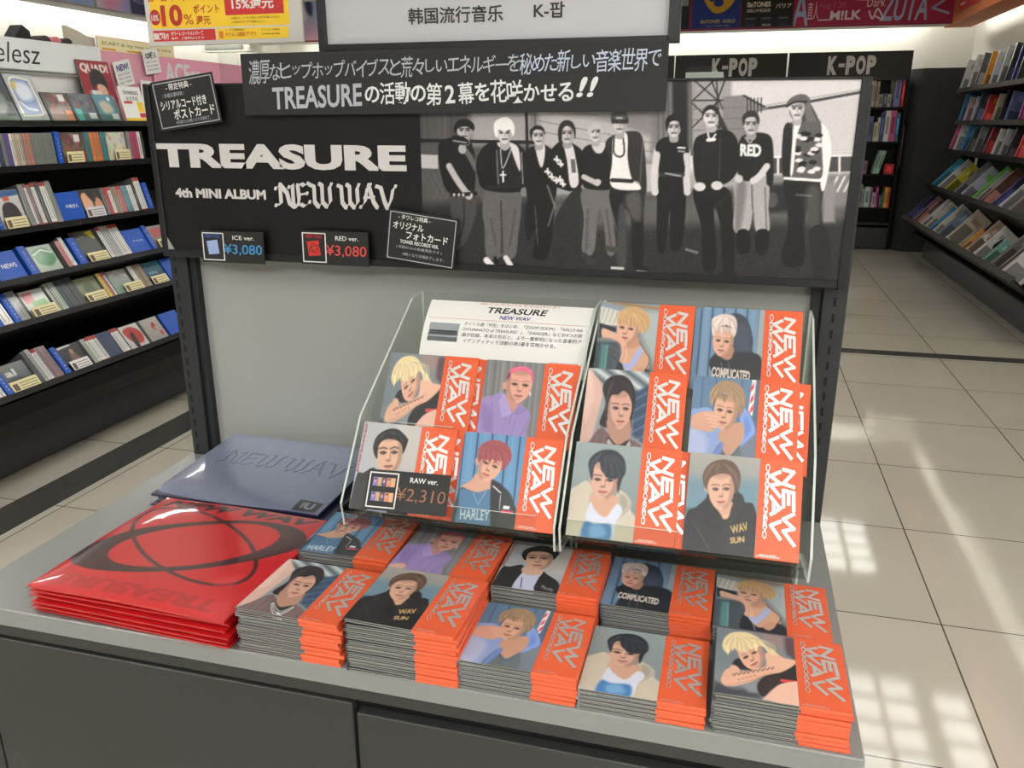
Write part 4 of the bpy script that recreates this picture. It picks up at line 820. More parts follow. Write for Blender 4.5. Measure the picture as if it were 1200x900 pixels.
    # 10 flat cap, hood, camouflage vest, white sleeve
    bl(3, [(452, 430), (600, 440), (606, 560), (612, 690), (560, 700), (548, 560), (530, 640), (520, 700), (470, 690), (462, 560)], 36); bl(3, [(540, 480), (600, 470), (600, 640), (550, 640)], 78, 4); ln(3, [(500, 500), (565, 505)], 6, 130, .7); bl(3, [(470, 640), (525, 640), (530, 790), (440, 790)], 26); bl(3, [(560, 650), (630, 650), (645, 840), (575, 845)], 40); 
    bl(3, [(592, 200), (628, 230), (645, 320), (622, 460), (605, 480), (598, 400), (610, 320), (590, 260)], 226); bl(3, [(446, 230), (490, 190), (560, 175), (600, 195), (605, 300), (608, 420), (560, 430), (445, 420), (448, 320)], 92)
    r = np.random.RandomState(5)
    for q in range(26):
        x, y = 500 + r.rand() * 95, 215 + r.rand() * 190; bl(3, [(x - 16, y), (x, y - 9), (x + 18, y - 3), (x + 10, y + 9), (x - 8, y + 7)], 206 if q % 2 else 30, .6)
    bl(3, [(445, 225), (480, 215), (480, 410), (440, 410)], 40); bl(3, [(490, 205), (518, 200), (500, 260), (486, 400), (474, 410), (482, 280)], 222); ln(3, [(452, 430), (595, 440)], 10, 226); 
    bl(3, [(470, 150), (500, 120), (545, 110), (575, 150), (588, 190), (540, 185), (520, 205), (490, 190)], 66); head(3, 502, 142, 30, 42, 196); bl(3, [(534, 112), (550, 104), (566, 150), (584, 190), (545, 190), (534, 155)], 104); bl(3, [(455, 132), (470, 100), (510, 80), (545, 86), (554, 112), (500, 112)], 96); ln(3, [(457, 130), (492, 113), (540, 112)], 8, 44, 1, .5, True); ln(3, [(480, 128), (520, 122)], 5, 70, .6)
    c.a = np.clip((c.a - .08) * 1.28, .04, .96) ; c.noise(2, 2); c.a[c.yy[:, 0].astype(int) > 150] += c.r.randn((c.yy[:, 0].astype(int) > 150).sum(), c.w, 1) * .02
    return c
# ------------------------------------------------------------------ display counter and the gondola board behind it
GREY = mat('grey_laminate', (130, 132, 130), .32, spec=.45, noise=.03); DARK = mat('charcoal_laminate', (47, 48, 46), .45, spec=.4, noise=.03); GAP = mat('shadow_gap', (8, 8, 8), .8)
ct = thing('display_counter', 'grey topped charcoal display counter carrying the album stacks', 'counter', (-.6, .28, 0)); M_ = tr(.6, -.28, 0)
k = MB(); k.box(-1.2, 0, 0, .56, T - .027, T, GREY, M_, bev=.0015); k.build('countertop', ct)
k = MB(); k.box(-1.18, -.004, .004, .55, .681, T - .0275, DARK, M_, bev=.001); k.build('top_rail', ct)
k = MB(); k.box(-1.165, -.589, .003, .02, .08, .6755, DARK, M_, bev=.0015); k.build('door', ct)
k = MB(); k.box(-.584, -.008, .003, .02, .08, .6625, DARK, M_, bev=.0015); k.build('door', ct)
k = MB(); k.box(-1.2, -1.168, .003, .55, .0, .6755, DARK, M_, bev=.001); k.build('side_panel', ct)
k = MB(); k.box(-.03, -.004, .022, .55, .0, .6805, DARK, M_, bev=.001); k.build('side_panel', ct)
k = MB(); k.box(-1.165, -.032, .022, .54, .01, .6805, GAP, M_); k.build('carcass', ct)
k = MB(); k.box(-1.165, -.032, .04, .06, 0, .078, mat('kick_black', (20, 20, 20), .6), M_); k.build('kick_panel', ct)
PST = mat('post_steel', (40, 43, 46), .4, spec=.5); PAN = mat('back_board', (158, 161, 157), .42, spec=.45, noise=.025)
gd = thing('gondola_board', 'pale grey back board between two slotted black posts behind the counter', 'display board', (-.6, .6, 0)); M_ = tr(.6, -.6, 0)
k = MB(); k.box(-1.163, -.037, .585, .6, .03, 1.41, PAN, M_); k.build('board', gd)
for x0, sx in ((-1.2, .30), (-.035, .5)):
    k = MB(); k.box(x0, x0 + .036, .562, .61, 0, 1.415, PST, M_, bev=.0015)
    for q in range(26):
        z = .735 + q * .0255; k.box(x0 + .036 * sx - .002, x0 + .036 * sx + .002, .5613, .563, z, z + .0135, GAP, M_)
    k.build('post', gd)
k = MB(); k.box(-1.163, -1.15, .57, .584, .03, 1.41, mat('post_inner', (30, 33, 38), .5), M_); k.build('channel', gd)
k = MB(); k.box(-.05, -.037, .57, .584, .03, 1.41, MATS['post_inner'], M_); k.build('channel', gd)

# poster in its frame
PW_, PH_ = 1.176, .297
PO = np.array((-1.183, .527, T + .4045)); PM = frame(PO, (1, 0, -.004), (0, 0, 1))
ps = thing('framed_poster', 'wide framed black poster with a monochrome group of ten people', 'poster', M=PM)
HP = homog([(176, 95), (1022, 92), (994, 335), (188, 297)], [(0, PH_), (PW_, PH_), (PW_, 0), (0, 0)])
def pp(x, y): q = HP @ (x, y, 1); return q[:2] / q[2]
def pinv(u, v): q = np.linalg.solve(HP, (u, v, 1)); return tuple(q[:2] / q[2])
FRM = mat('frame_graphite', (30, 32, 35), .35, spec=.5)
k = MB()
for a in ((0, .011, 0, PH_), (PW_ - .014, PW_, 0, PH_), (.011, PW_ - .014, 0, .012), (.011, PW_ - .014, PH_ - .004, PH_)): k.box(a[0], a[1], a[2], a[3], -.022, .003, FRM, bev=.001)
k.box(.011, PW_ - .014, .012, PH_ - .004, -.02, -.006, FRM); k.build('frame', ps)
u0 = pp(501, 220)[0]; U1, V0, V1 = PW_ - .014, .012, PH_ - .004
gc = art_group([pinv(u0, V1), pinv(U1, V1), pinv(U1, V0), pinv(u0, V0)])
k = MB(); PBLK = mat('poster_black', (15, 15, 16), .35, coat=.7, coatr=.03)
k.grid(gc, POSTER, lambda u, v: np.stack([u0 + u * (U1 - u0), V1 - v * (V1 - V0), np.full(len(u), -.0005)], 1))
k.quad([(.011, V0, -.0005), (u0, V0, -.0005), (u0, V1, -.0005), (.011, V1, -.0005)], PBLK)
def ptext(s, x0, y0, x1, y1, m, **kw):
    a, b = pp(x0, (y0 + y1) / 2), pp(x1, (y0 + y1) / 2); c, d = pp((x0 + x1) / 2, y0), pp((x0 + x1) / 2, y1)
    k.text(s, I4, (a[0] + b[0]) / 2, (c[1] + d[1]) / 2, b[0] - a[0], c[1] - d[1], m, lift=0., **kw)
PSILV = mat('poster_silver', (208, 206, 206), .4, coat=.5, coatr=.03)
ptext('TREASURE', 187, 165.5, 484, 195, PSILV, bold=.05); ptext('4th MINI ALBUM', 206.5, 217.5, 315, 229, PSILV, bold=.045)
BLACKLETTER = [[(552,252),(572,234)],[(572,234),(574,320),(550,326)],[(572,234),(602,272),(612,318),(632,334)],[(612,246),(628,234),(629,316),(632,334)],
 [(652,242),(655,300),(650,322)],[(640,330),(660,320),(680,332),(702,312)],[(650,238),(668,231),(682,241),(698,230)],[(656,280),(692,274)],
 [(706,236),(724,244),(725,312),(741,333)],[(741,333),(760,312),(760,240),(750,232)],[(760,312),(778,333)],[(778,333),(796,312),(793,244),(802,234)],
 [(832,240),(846,246),(848,314),(864,337)],[(864,337),(883,314),(883,246),(872,236)],[(883,314),(900,337)],[(900,337),(918,314),(916,250),(924,238)],
 [(930,334),(950,314),(962,248),(976,236)],[(968,238),(988,312),(1003,337)],[(950,292),(988,292)],
 [(1004,244),(1022,250),(1037,312),(1048,340)],[(1048,340),(1067,302),(1076,256),(1088,244)]]
def nib(b, polys, f, m, lift, w=(8, -6)):
    k_ = 0
    for P in polys:
        for (ax, ay), (bx_, by) in zip(P[:-1], P[1:]):
            q = [f(ax - w[0], ay - w[1]), f(ax + w[0], ay + w[1]), f(bx_ + w[0], by + w[1]), f(bx_ - w[0], by - w[1])]
            k_ += 1; b.quad([(x, y, lift + k_ * 1e-5) for x, y in q], m)
        for (ax, ay) in (P[0], P[-1]):
            q = [f(ax - w[0]*1.1, ay - w[1]*1.1), f(ax - 3, ay - 9), f(ax + w[0]*1.1, ay + w[1]*1.1), f(ax + 3, ay + 9)]; k_ += 1; b.quad([(x, y, lift + k_ * 1e-5) for x, y in q], m)
nib(k, BLACKLETTER, lambda x, y: tuple(pp(180 + x / 3.75, 150 + y / 3.75)), PSILV, 0.)
k.build('print', ps)
k = MB(); k.prism([(0, 0), (.013, 0), (0, .022)], 0, .0006, mat('tape_grey', (150, 150, 148), .5), tr(.012, .013, .001)); k.build('tape_corner', ps)

def quad_card(name, label, cat, TL, TR, BL, draw, m=BLACKCARD, th=.0012, group=None):
    TL, TR, BL = map(np.array, (TL, TR, BL)); wd = np.linalg.norm(TR - TL); ht = np.linalg.norm(BL - TL)
    b = MB(); b.box(0, wd, 0, ht, -th, 0, m); draw(b, wd, ht); M = frame(BL, TR - TL, TL - BL)
    o = b.build(name); o.matrix_world = Matrix(M.tolist()); return tag(o, label, cat, group)
def rim(b, x0, x1, y0, y1, t, m, l=.0003):
    for a in ((x0, x1, y0, y0 + t), (x0, x1, y1 - t, y1), (x0, x0 + t, y0, y1), (x1 - t, x1, y0, y1)): b.box(*a, 0, l, m)
CHALK = mat('chalk_silver', (176, 182, 188), .6); CHALKW = mat('chalk_white', (222, 226, 228), .6)
def d_banner(b, w, h):
    r = random.Random(4); s = '濃厚なヒップホップバイブスと荒々しいエネルギーを秘めた新しい音楽世界で'
    st = .672 / len(s)
    for i, ch in enumerate(s):
        kan = ord(ch) > 0x4e00; sz = .031 if kan else .0245
        if kan and i < 3: sz = .038
        if ch in 'ッ': sz = .014
        if ch in 'しいー': sz = .019
        P, F, q = text_geo(ch, .0)
        b.text(ch, I4, .014 + st * (i + .5), h * .735 - .003 + r.uniform(-.0015, .0015) + .005 * i / len(s), min(.0195, sz * q[0] / max(q)), sz * q[1] / max(q), CHALK if i < 24 else mat('chalk_blue', (190, 202, 222), .6), bold=.002, rotz=r.uniform(-3, 3) + 3, shear=.10)
    b.text('TREASURE', I4, .134, h * .29, .160, .035, CHALK, bold=.022, shear=.05, rotz=1.5)
    s = 'の活動の第2幕を花咲かせる'; x = .2186; st = .0262
    for i, ch in enumerate(s):
        B_ = .010 if ord(ch) > 0x4e00 else .02; P, F, q = text_geo(ch, B_); sz = .031 if ord(ch) > 0x4e00 else .025
        b.text(ch, I4, x + st * (i + .5), h * .31 + .0016 * math.sin(i), min(.026, sz * q[0] / max(q)), sz * 1.08 * q[1] / max(q), CHALKW, bold=B_, rotz=r.uniform(-4, 4) + 1)
    for q in (0, .016): b.text('!', I4, .571 + q, h * .37, .0095, .029, CHALKW, bold=.03, shear=.35)
quad_card('hand_lettered_banner', 'long black banner hand lettered in silver across the poster top', 'banner', (-.985, .518, 1.472), (-.289, .518, 1.475), (-.981, .515, 1.376), d_banner)
def d_post(b, w, h):
    rim(b, .0035, w - .0035, .0035, h - .0035, .0014, CHALK)
    b.text('- 限定特典 -', I4, w * .44, h * .85, w * .42, .011, INK_W, bold=.01); b.text('\\ 先着応募特典 /', I4, w * .33, h * .69, w * .36, .007, CHALK)
    b.text('シリアルコード付き', I4, w * .46, h * .50, w * .74, .016, INK_W, bold=.02); b.text('ポストカード', I4, w * .60, h * .29, w * .66, .017, INK_W, bold=.02)
    b.text('※先着のため無くなり次第終了。', I4, w * .56, h * .13, w * .56, .006, CHALK)
quad_card('pop_card', 'black postcard offer card with silver border tilted at the poster top corner', 'card', (-1.154, .514, 1.430), (-1.032, .514, 1.446), (-1.147, .514, 1.350), d_post)
def d_photo(b, w, h):
    rim(b, .003, w - .003, .003, h - .003, .0013, CHALK)
    b.text('- タワレコ特典 -', I4, w * .38, h * .88, w * .46, .008, INK_W, bold=.01); b.text('オリジナル', I4, w * .30, h * .71, w * .44, .012, INK_W, bold=.02); b.text('フォトカード', I4, w * .58, h * .54, w * .60, .013, INK_W, bold=.02)
    b.text('TOWER RECORDS VER.', I4, w * .48, h * .40, w * .56, .006, INK_W, bold=.02); b.text('( 初回のみの数量限定です )', I4, w * .48, h * .29, w * .66, .0055, CHALK); b.text('※無くなり次第終了します。', I4, w * .55, h * .16, w * .6, .0055, CHALK)
quad_card('pop_card', 'black photo card offer card with silver border tilted under the poster', 'card', (-.729, .514, 1.229), (-.608, .514, 1.214), (-.739, .512, 1.146), d_photo)
def d_price(kind):
    ink = {'ICE': mat('pen_blue', (66, 148, 206), .6), 'RED': mat('pen_red', (206, 70, 64), .6), 'RAW': mat('pen_brown', (150, 98, 72), .6)}[kind]
    def f(b, w, h):
        s = h * .92; rim(b, .003, .003 + s * .84, h * .06, h * .94, .0018, INK_W)
        cx, cy = .003 + s * .42, h * .5
        if kind == 'RAW':
            r = random.Random(2)
            for j in (0, 1):
                for i in range(5):
                    x = cx - s * .30 + i * s * .128; y = cy + (.10 if j == 0 else -.30) * s
                    c1 = [(120, 120, 190), (186, 150, 120), (70, 80, 110), (200, 130, 110), (220, 170, 120)][i]
                    b.box(x, x + s * .12, y, y + s * .24, 0, .0003, mat('thumb_%d%d' % (i, j), c1, .6)); b.box(x + s * .035, x + s * .085, y + s * .09, y + s * .17, .0003, .0005, mat('thumb_skin', (206, 160, 140), .6)); b.box(x + s * .03, x + s * .09, y + s * .17, y + s * .21, .0003, .0005, mat('thumb_hair%d' % (i % 3), [(50, 40, 40), (196, 170, 120), (150, 80, 80)][i % 3], .6))
        else:
            c1 = (150, 170, 214) if kind == 'ICE' else (196, 52, 44)
            b.text('NEW WAV', I4, cx, h * .83, s * .6, h * .13, mat('thumb_' + kind, (60, 84, 160) if kind == 'ICE' else (170, 40, 40), .6), bold=.02)
            b.quad([(cx - s * .2, cy - s * .28, .0003), (cx + s * .22, cy - s * .24, .0003), (cx + s * .17, cy + s * .24, .0003), (cx - s * .26, cy + s * .18, .0003)], mat('thumb2_' + kind, c1, .4))
            if kind == 'RED':
                for (rx, ry, a) in ((.2, .07, 25), (.1, .16, 25)):
                    pts = [(cx + s*(rx*math.cos(t)*math.cos(math.radians(a)) - ry*math.sin(t)*math.sin(math.radians(a))), cy + s*(rx*math.cos(t)*math.sin(math.radians(a)) + ry*math.sin(t)*math.cos(math.radians(a)) - .02), .0005) for t in np.linspace(0, 6.283, 20)]
                    b.tube(pts, .0005, INK_K, k=4)
        x = (.003 + s * .84 + w) / 2
        b.text(kind + ' ver.', I4, x, h * .80, (w - s * .84) * .52, h * .13, INK_W, bold=.012); b.text('¥' + {'RAW': '2,310'}.get(kind, '3,080'), I4, x - .002, h * .42, (w - s * .84) * .92, h * .36, ink, bold=.004 if kind != 'RAW' else -.006, shear=.05)
    return f
quad_card('price_card', 'black price card with blue price and blue album thumbnail', 'price card', (-1.091, .514, 1.1825), (-.966, .514, 1.1825), (-1.092, .512, 1.127), d_price('ICE'))
quad_card('price_card', 'black price card with red price and red album thumbnail', 'price card', (-.893, .514, 1.1885), (-.767, .514, 1.188), (-.895, .512, 1.131), d_price('RED'))
# white header sign above the poster
hs = thing('header_sign', 'white sign in a black frame lettered for Korean music above the banner', 'sign', (-.84, .53, 1.473))
k = MB()
for a in ((0, .012, 0, .28), (.552, .568, 0, .28), (.012, .552, 0, .010), (.012, .552, .27, .28)): k.box(a[0], a[1], -.01, .012, a[2], a[3], mat('sign_frame', (28, 29, 31), .35, spec=.5), bev=.001)
k.build('frame', hs)
k = MB(); k.box(.012, .552, .0, .006, .01, .27, mat('sign_white', (190, 192, 198), .35, coat=.5, coatr=.05)); F_ = frame((0, -.0002, 0), (1, 0, 0), (0, 0, 1))
k.text('韩国流行音乐', F_, .228, .048, .153, .024, mat('sign_ink2', (52, 46, 46), .6), bold=.018); k.text('K-팝', F_, .375, .050, .047, .022, mat('sign_ink2'), bold=.02); k.build('panel', hs)
k = MB(); k.box(.1, .12, .012, .035, -.04, .2, PST); k.box(.44, .46, .012, .035, -.04, .2, PST); k.build('bracket', hs)
# yellow point sign in its clear stand
yl = thing('point_sign', 'yellow and red point offer sign in a white frame on a clear clip', 'sign', (-1.183, .56, 1.491))
k = MB(); k.box(0, .298, -.002, .003, 0, .215, mat('sign_pale', (206, 204, 200), .4, coat=.4), bev=.001); k.build('holder', yl)
k = MB(); YEL = mat('sign_yellow', (240, 200, 40), .5); REDS = mat('sign_red', (196, 40, 42), .5); F_ = frame((0, -.0023, 0), (1, 0, 0), (0, 0, 1)); X = lambda p: (p - 177) * .00155; Z = lambda p: (53 - p) * .00139
k.box(X(184), X(354), -.0026, -.0021, Z(33), .2, YEL); k.box(X(184.5), X(263), -.0026, -.0021, Z(47.5), Z(35), REDS); k.box(X(265), X(352), -.0026, -.0021, Z(47.5), Z(35), YEL); k.box(X(278), X(348.5), -.0029, -.0026, Z(20.5), .19, REDS)
INKR = mat('sign_red_ink', (178, 40, 30), .5); INKD = mat('sign_dark_ink', (84, 60, 20), .6); F2 = frame((0, -.0027, 0), (1, 0, 0), (0, 0, 1)); F3 = frame((0, -.0030, 0), (1, 0, 0), (0, 0, 1))
k.text('10', F2, X(211), Z(18.5), .042, .034, INKR, bold=.04); k.text('%', F2, X(232), Z(23.5), .018, .016, INKR); k.text('ポイント', F2, X(255), Z(12), .050, .014, INKR, bold=.012); k.text('還元', F2, X(250), Z(25), .028, .014, INKR, bold=.012)
k.text('15%還元', F3, X(312), Z(8.5), .078, .018, INK_W, bold=.025); k.text('33・05 イーグルス特典', F2, X(225), Z(-2), .13, .014, INKR, bold=.02)
cp = [(X(189.5) + .0105 * math.cos(t), Z(20) + .0125 * math.sin(t)) for t in np.linspace(0, 6.283, 25)[:-1]]
k.add([(x, -.0029, z) for x, z in cp], [tuple(range(24))], INKR); k.text('10%', F3, X(189.5), Z(20.5), .015, .010, INK_W, bold=.02)
k.text('※店舗では、クーポン配布のご提示が必要になります。', F2, X(314), Z(24), .09, .0035, INKD); k.text('この特典はスタッフへお尋ねください。', F2, X(305), Z(28.5), .066, .0035, INKD)
k.text('無料!!', F2, X(194.5), Z(41.5), .030, .012, INK_W, bold=.03); k.text('タワーレコードメンバーズ', F2, X(228), Z(39), .064, .0065, INK_W, bold=.02); k.text('登録、ご登録はコチラ', F2, X(228), Z(44.5), .064, .004, INK_W, bold=.01)
k.text('タワレコ店舗アプリ', F2, X(294), Z(42), .058, .007, INKR, bold=.015); k.text('クーポン情報配信中!', F2, X(288), Z(37), .036, .0035, INKD); k.text('ダウンロード(無料)', F2, X(331), Z(38), .034, .004, INKD); k.text('tower.jp/app', F2, X(331), Z(42.5), .034, .004, INKD); k.box(X(268), X(273), -.0029, -.0026, Z(46), Z(38), mat('sign_orange', (214, 120, 40), .6))
k.build('printed_sheet', yl)
ACR = clear('clear_acrylic', (250, 252, 250), .16); ACE = mat('acrylic_edge', (196, 204, 198), .25, spec=.6)
k = MB(); k.box(.11, .20, -.012, .012, -.012, 0, ACR, bev=.001); k.box(.135, .17, -.006, .004, -.06, -.012, ACR, bev=.001); k.tube([(.12, -.014, -.006), (.19, -.014, -.006)], .004, ACE); k.build('clip', yl)
k = MB(); k.tube([(0, 0, 0), (.0, .0, .05)], .012, ACR, k=12); o = k.build('clear_peg', loc=(-.975, .585, 1.43)); tag(o, 'clear plastic peg behind the poster beside the pink lettering', 'peg')
for xx, lb in ((-.262, 'clear acrylic clip on the poster top edge beside the banner end'),):
    k = MB(); k.box(0, .055, -.01, .02, 0, .004, ACR); k.box(.005, .04, -.004, .0, .004, .011, ACR); k.box(.0, .055, .018, .02, -.02, .004, ACE); o = k.build('clear_clip', loc=(xx, .535, T + .7028)); tag(o, lb, 'clip')

# ------------------------------------------------------------------ digipacks with orange bands
ORA = mat('orange_band', (219, 93, 55), .35, spec=.4, coat=.4, coatr=.06, bump=(70, .10, 'Coat Normal')); FOIL = mat('silver_foil', (226, 227, 229), .36, metal=.72); BOARD = mat('board_edge', (132, 132, 128), .4); TRAY = mat('tray_dark', (36, 37, 40), .4)
DW, DD, DH, PX = .0705, .063, .0046, .0175
HO = homog([(718, 118), (1052, 125), (1012, 850), (668, 830)], [(PX, DD), (DW, DD), (DW, -DD), (PX, -DD)])
def op(x, y): q = HO @ (x, y, 1); return q[:2] / q[2]
GL = {'N': [((0,0),(.12,1)), ((.12,1),(.78,0)), ((.78,0),(.95,1))], 'E': [((0,0),(.1,1)), ((0,.02),(.85,.02)), ((.1,.5),(.7,.5)), ((.1,.98),(1,.98))], 'W': [((0,1),(.2,0)), ((.2,0),(.52,1)), ((.52,1),(.62,0)), ((.62,0),(1.1,1))], 'A': [((0,0),(.55,1)), ((.55,1),(.85,0)), ((.25,.32),(.78,.32))], 'V': [((0,1),(.25,0)), ((.25,0),(1,1))]}
def logo(b, z, m):
    k_ = 0
    for x0, x1, items in ((893, 975, (('N', 185, 130), ('E', 335, 140), ('W', 500, 205))), (796, 868, (('W', 205, 160), ('A', 385, 150), ('V', 560, 125)))):
        for ch, y0, ln in items:
            for (s0, t0), (s1, t1) in GL[ch]:
                a = np.array((x0 + t0 * (x1 - x0), y0 + s0 * ln)); c = np.array((x0 + t1 * (x1 - x0), y0 + s1 * ln)); d = (c - a) / np.linalg.norm(c - a); n = np.array((-d[1], d[0])) * 13; d = d * 9
                q = [op(*p) for p in (a - d - n, c + d - n, c + d + n, a - d + n)]
                k_ += 1; b.quad([(x, y, z + k_ * 1.2e-5) for x, y in q], m)
    for i in range(9):
        cx, cy = 776 - 3.6 * i, 180 + 60 * i
        pts = [op(cx + 17 * math.cos(t), cy + 29 * math.sin(t)) for t in np.linspace(0, 6.283, 13)[:-1]]; pin = [op(cx + 11 * math.cos(t), cy + 22 * math.sin(t)) for t in np.linspace(0, 6.283, 13)[:-1]]
        b.add([(x, y, z) for x, y in pts] + [(x, y, z) for x, y in pin], [(j, (j+1) % 12, 12 + (j+1) % 12, 12 + j) for j in range(12)], m)
    c = op(760, 400); b.text('TREASURE', I4, c[0], c[1], .072, .0035, m, bold=.02, lift=z + .0004, rotz=-90)
    for q, (l, y) in enumerate(((.021, 806), (.028, 818))): c = op(735, y); b.text('4TH MINI ALBUM RAW VER' if q else '2025.09.01 RELEASE', I4, c[0] + .006, c[1], l, .0016, m, lift=z)
def digi_meshes(key, art, avg, edge=None):
    E_ = edge or BOARD
    def body(full):
        b = MB(); P = mat('cover_' + key, avg, .4, coat=.4, coatr=.1)
        b.box(-DW, DW - .001, -DD, DD, 0, .0015, E_); b.box(-DW + .0012, DW - .002, -DD + .0012, DD - .0012, .0015, .0034, TRAY); b.box(-DW, DW - .001, -DD, DD, .0034, DH - .0001, E_)
        b.box(-DW - .0004, -DW + .002, -DD, DD, 0, DH - .0001, P)
        if full: b.grid(art, PRINT, lambda u, v: np.stack([-DW + u * (PX + DW), DD - v * 2 * DD, np.full(len(u), DH)], 1))
        else: b.quad([(-DW, -DD, DH), (PX, -DD, DH), (PX, DD, DH), (-DW, DD, DH)], P)
        return b
    def obi(full):
        b = MB(); b.box(PX, DW, -DD - .0005, DD + .0005, -.0001, DH + .0002, ORA, bev=.0006)
        if full: logo(b, DH + .0004, FOIL)
        return b
    return body, obi
ARTS = {}
def digi_proto(key, fn, avg, edge=None):
    art = fn(); body, obi = digi_meshes(key, art, avg, edge)
    ARTS[key] = {'full': body(True).mesh('sleeve'), 'plain': body(False).mesh('sleeve')}
OBI = None
def digipack(key, label, M, full, group):
    global OBI
    if OBI is None:
        _, obi = digi_meshes('x', None, (0, 0, 0)); OBI = {'full': obi(True).mesh('orange_band'), 'plain': obi(False).mesh('orange_band')}
    t = thing('album_digipack', label, 'album', M=M, group=group); v = 'full' if full else 'plain'
    for n, me in (('sleeve', ARTS[key][v]), ('orange_band', OBI[v])):
        o = bpy.data.objects.new(n, me); C.objects.link(o); o.parent = t
    return t
SK = mat('board_edge_skin', (168, 132, 112), .4)
for key, fn, avg in (('curl', art_a, (110, 116, 120)), ('hood', art_b, (84, 104, 130)), ('neck', art_c, (110, 100, 104)), ('blue', art_d, (110, 124, 150)), ('tee', art_e, (150, 152, 148)), ('gold', art_f, (60, 64, 70)), ('tattoo', art_g, (110, 112, 116)), ('pink', art_h, (130, 122, 140)), ('red', art_i, (80, 110, 140)), ('black', art_j, (150, 150, 152))):
    digi_proto(key, fn, avg)
DESC = {'curl': 'digipack, fair curly haired portrait in vest', 'hood': 'digipack, pale haired portrait in lettered dark hood', 'neck': 'digipack, long dark haired portrait with silver necklaces', 'blue': 'digipack, light brown haired portrait in pale blue hood', 'tee': 'digipack, dark fringed portrait in cream hoodie', 'gold': 'digipack, portrait in black hoodie with gold letters', 'tattoo': 'digipack, blond portrait with tattooed arm', 'pink': 'digipack, cropped pink haired portrait in lilac shirt', 'red': 'digipack, red haired portrait before blue planks', 'black': 'digipack, black haired portrait in white tee'}
STK = [('neck', -.668, .0645, 11, 3.6), ('gold', -.519, .0625, 13, 1.8), ('blue', -.378, .0665, 7, 1.2), ('tee', -.2355, .0665, 5, 1.0), ('tattoo', -.0875, .0685, 9, 3.0),
       ('red', -.679, .238, 9, 2.5), ('pink', -.524, .205, 11, 2.5), ('black', -.379, .208, 10, 1.0), ('hood', -.2355, .226, 7, 1.0), ('curl', -.0915, .214, 7, 1.6)]
WHERE = {'neck': 'counter edge beside the red packs'}
for key, x, y, n, jit in STK:
    r = random.Random(key); dh = .00555
    for i in range(n):
        top = i == n - 1
        M = tr(x + (0 if top else r.uniform(-jit, jit) / 1000), y + (0 if top else r.uniform(-jit * .35, jit * .6) / 1000), T + .0004 + i * dh) @ rot('Z', -2.0 if top and key in ('neck', 'gold', 'pink') else r.uniform(-1, 1))
        w = 'topmost of its stack' if top else ('second from the top of its stack' if i == n - 2 else ('lowest of its stack' if i == 0 else '%s from the bottom of its stack' % ORD[i + 1]))
        digipack(key, DESC[key] + ', ' + w, M, top or i == n - 2, 'stacked digipacks on the counter')

# ------------------------------------------------------------------ acrylic tier racks
LEAN = 33; sl, cl = math.sin(math.radians(LEAN)), math.cos(math.radians(LEAN))
TIERS = [(.196, .112), (.300, .186), (.404, .262)]
def pocket(x, k, dy=0): return frame((x, TIERS[k][0] + dy, T + TIERS[k][1]), (1, 0, 0), (0, sl, cl))
def rack(label, x0, x1, dy, lips):
    t = thing('acrylic_rack', label, 'display rack', ((x0 + x1) / 2, .36 + dy, T)); M_ = tr(-(x0 + x1) / 2, -.36 - dy, -T)
    prof = [(.312, .0005), (.312, .068), (.19, .092), (.184, .128), (.262, .232), (.48, .362), (.528, .364), (.528, .0005)]
    for x in (x0, x1 - .003):
        k = MB(); A = np.eye(4); A[:3, :3] = np.array([[0, 0, 1], [1, 0, 0], [0, 1, 0]]); A[:3, 3] = (x, dy, T)
        k.prism(prof, 0, .003, ACR, M_ @ A, side=ACE); k.build('side_panel', t)
    for q, (yy, zz) in enumerate(TIERS):
        P = M_ @ frame((0, yy + dy, T + zz), (1, 0, 0), (0, sl, cl))
        k = MB(); k.box(x0 + .004, x1 - .004, -.004, -.001, -.03, .014, ACR, P); k.build('shelf', t)
        k = MB(); k.box(x0 + .004, x1 - .004, -.004, .112, -.034, -.031, ACR, P); k.build('backrest', t)
        for (a, b_) in lips.get(q, ()):
            k = MB(); k.box(a, b_, -.004, .022, .012, .0145, ACR, P); k.box(a, b_, .0212, .022, .0145, .0148, ACE, P); k.build('lip', t)
    k = MB()
    for (ya, za, yb, zb) in ((.314, .001, .314, .068), (.314, .068, .194, .094)): k.quad([(x0 + .004, ya + dy, T + za), (x1 - .004, ya + dy, T + za), (x1 - .004, yb + dy, T + zb), (x0 + .004, yb + dy, T + zb)], clear('shade_tinted_acrylic', (196, 198, 196), .35, .08), M_)  # panel tint darkened for the reflection and shadow below the tier
    k.build('front_panel', t)
    k = MB(); k.box(x0 + .004, x1 - .004, .525 + dy, .528 + dy, T + .26, T + .363, ACR, M_); k.build('back_plate', t)
    return t
rack('left clear acrylic tier rack holding the white info sheet', -.680, -.372, -.003, {0: [(-.545, -.40)], 1: [(-.66, -.55)], 2: [(-.675, -.535), (-.52, -.385)]})
rack('right clear acrylic tier rack holding six rows of digipacks', -.368, -.052, 0, {0: [(-.36, -.215)]})
RK = [('black', -.600, 0, .0, 3), ('red', -.4465, 0, -.002, 1), ('tattoo', -.602, 1, .008, 3), ('pink', -.4465, 1, .006, 1), ('tee', -.2885, 0, 0, 2), ('gold', -.1375, 0, 0, 1), ('neck', -.2925, 1, 0, 1), ('blue', -.1425, 1, -.001, 2), ('curl', -.2925, 2, 0, 1), ('hood', -.140, 2, 0, 2)]
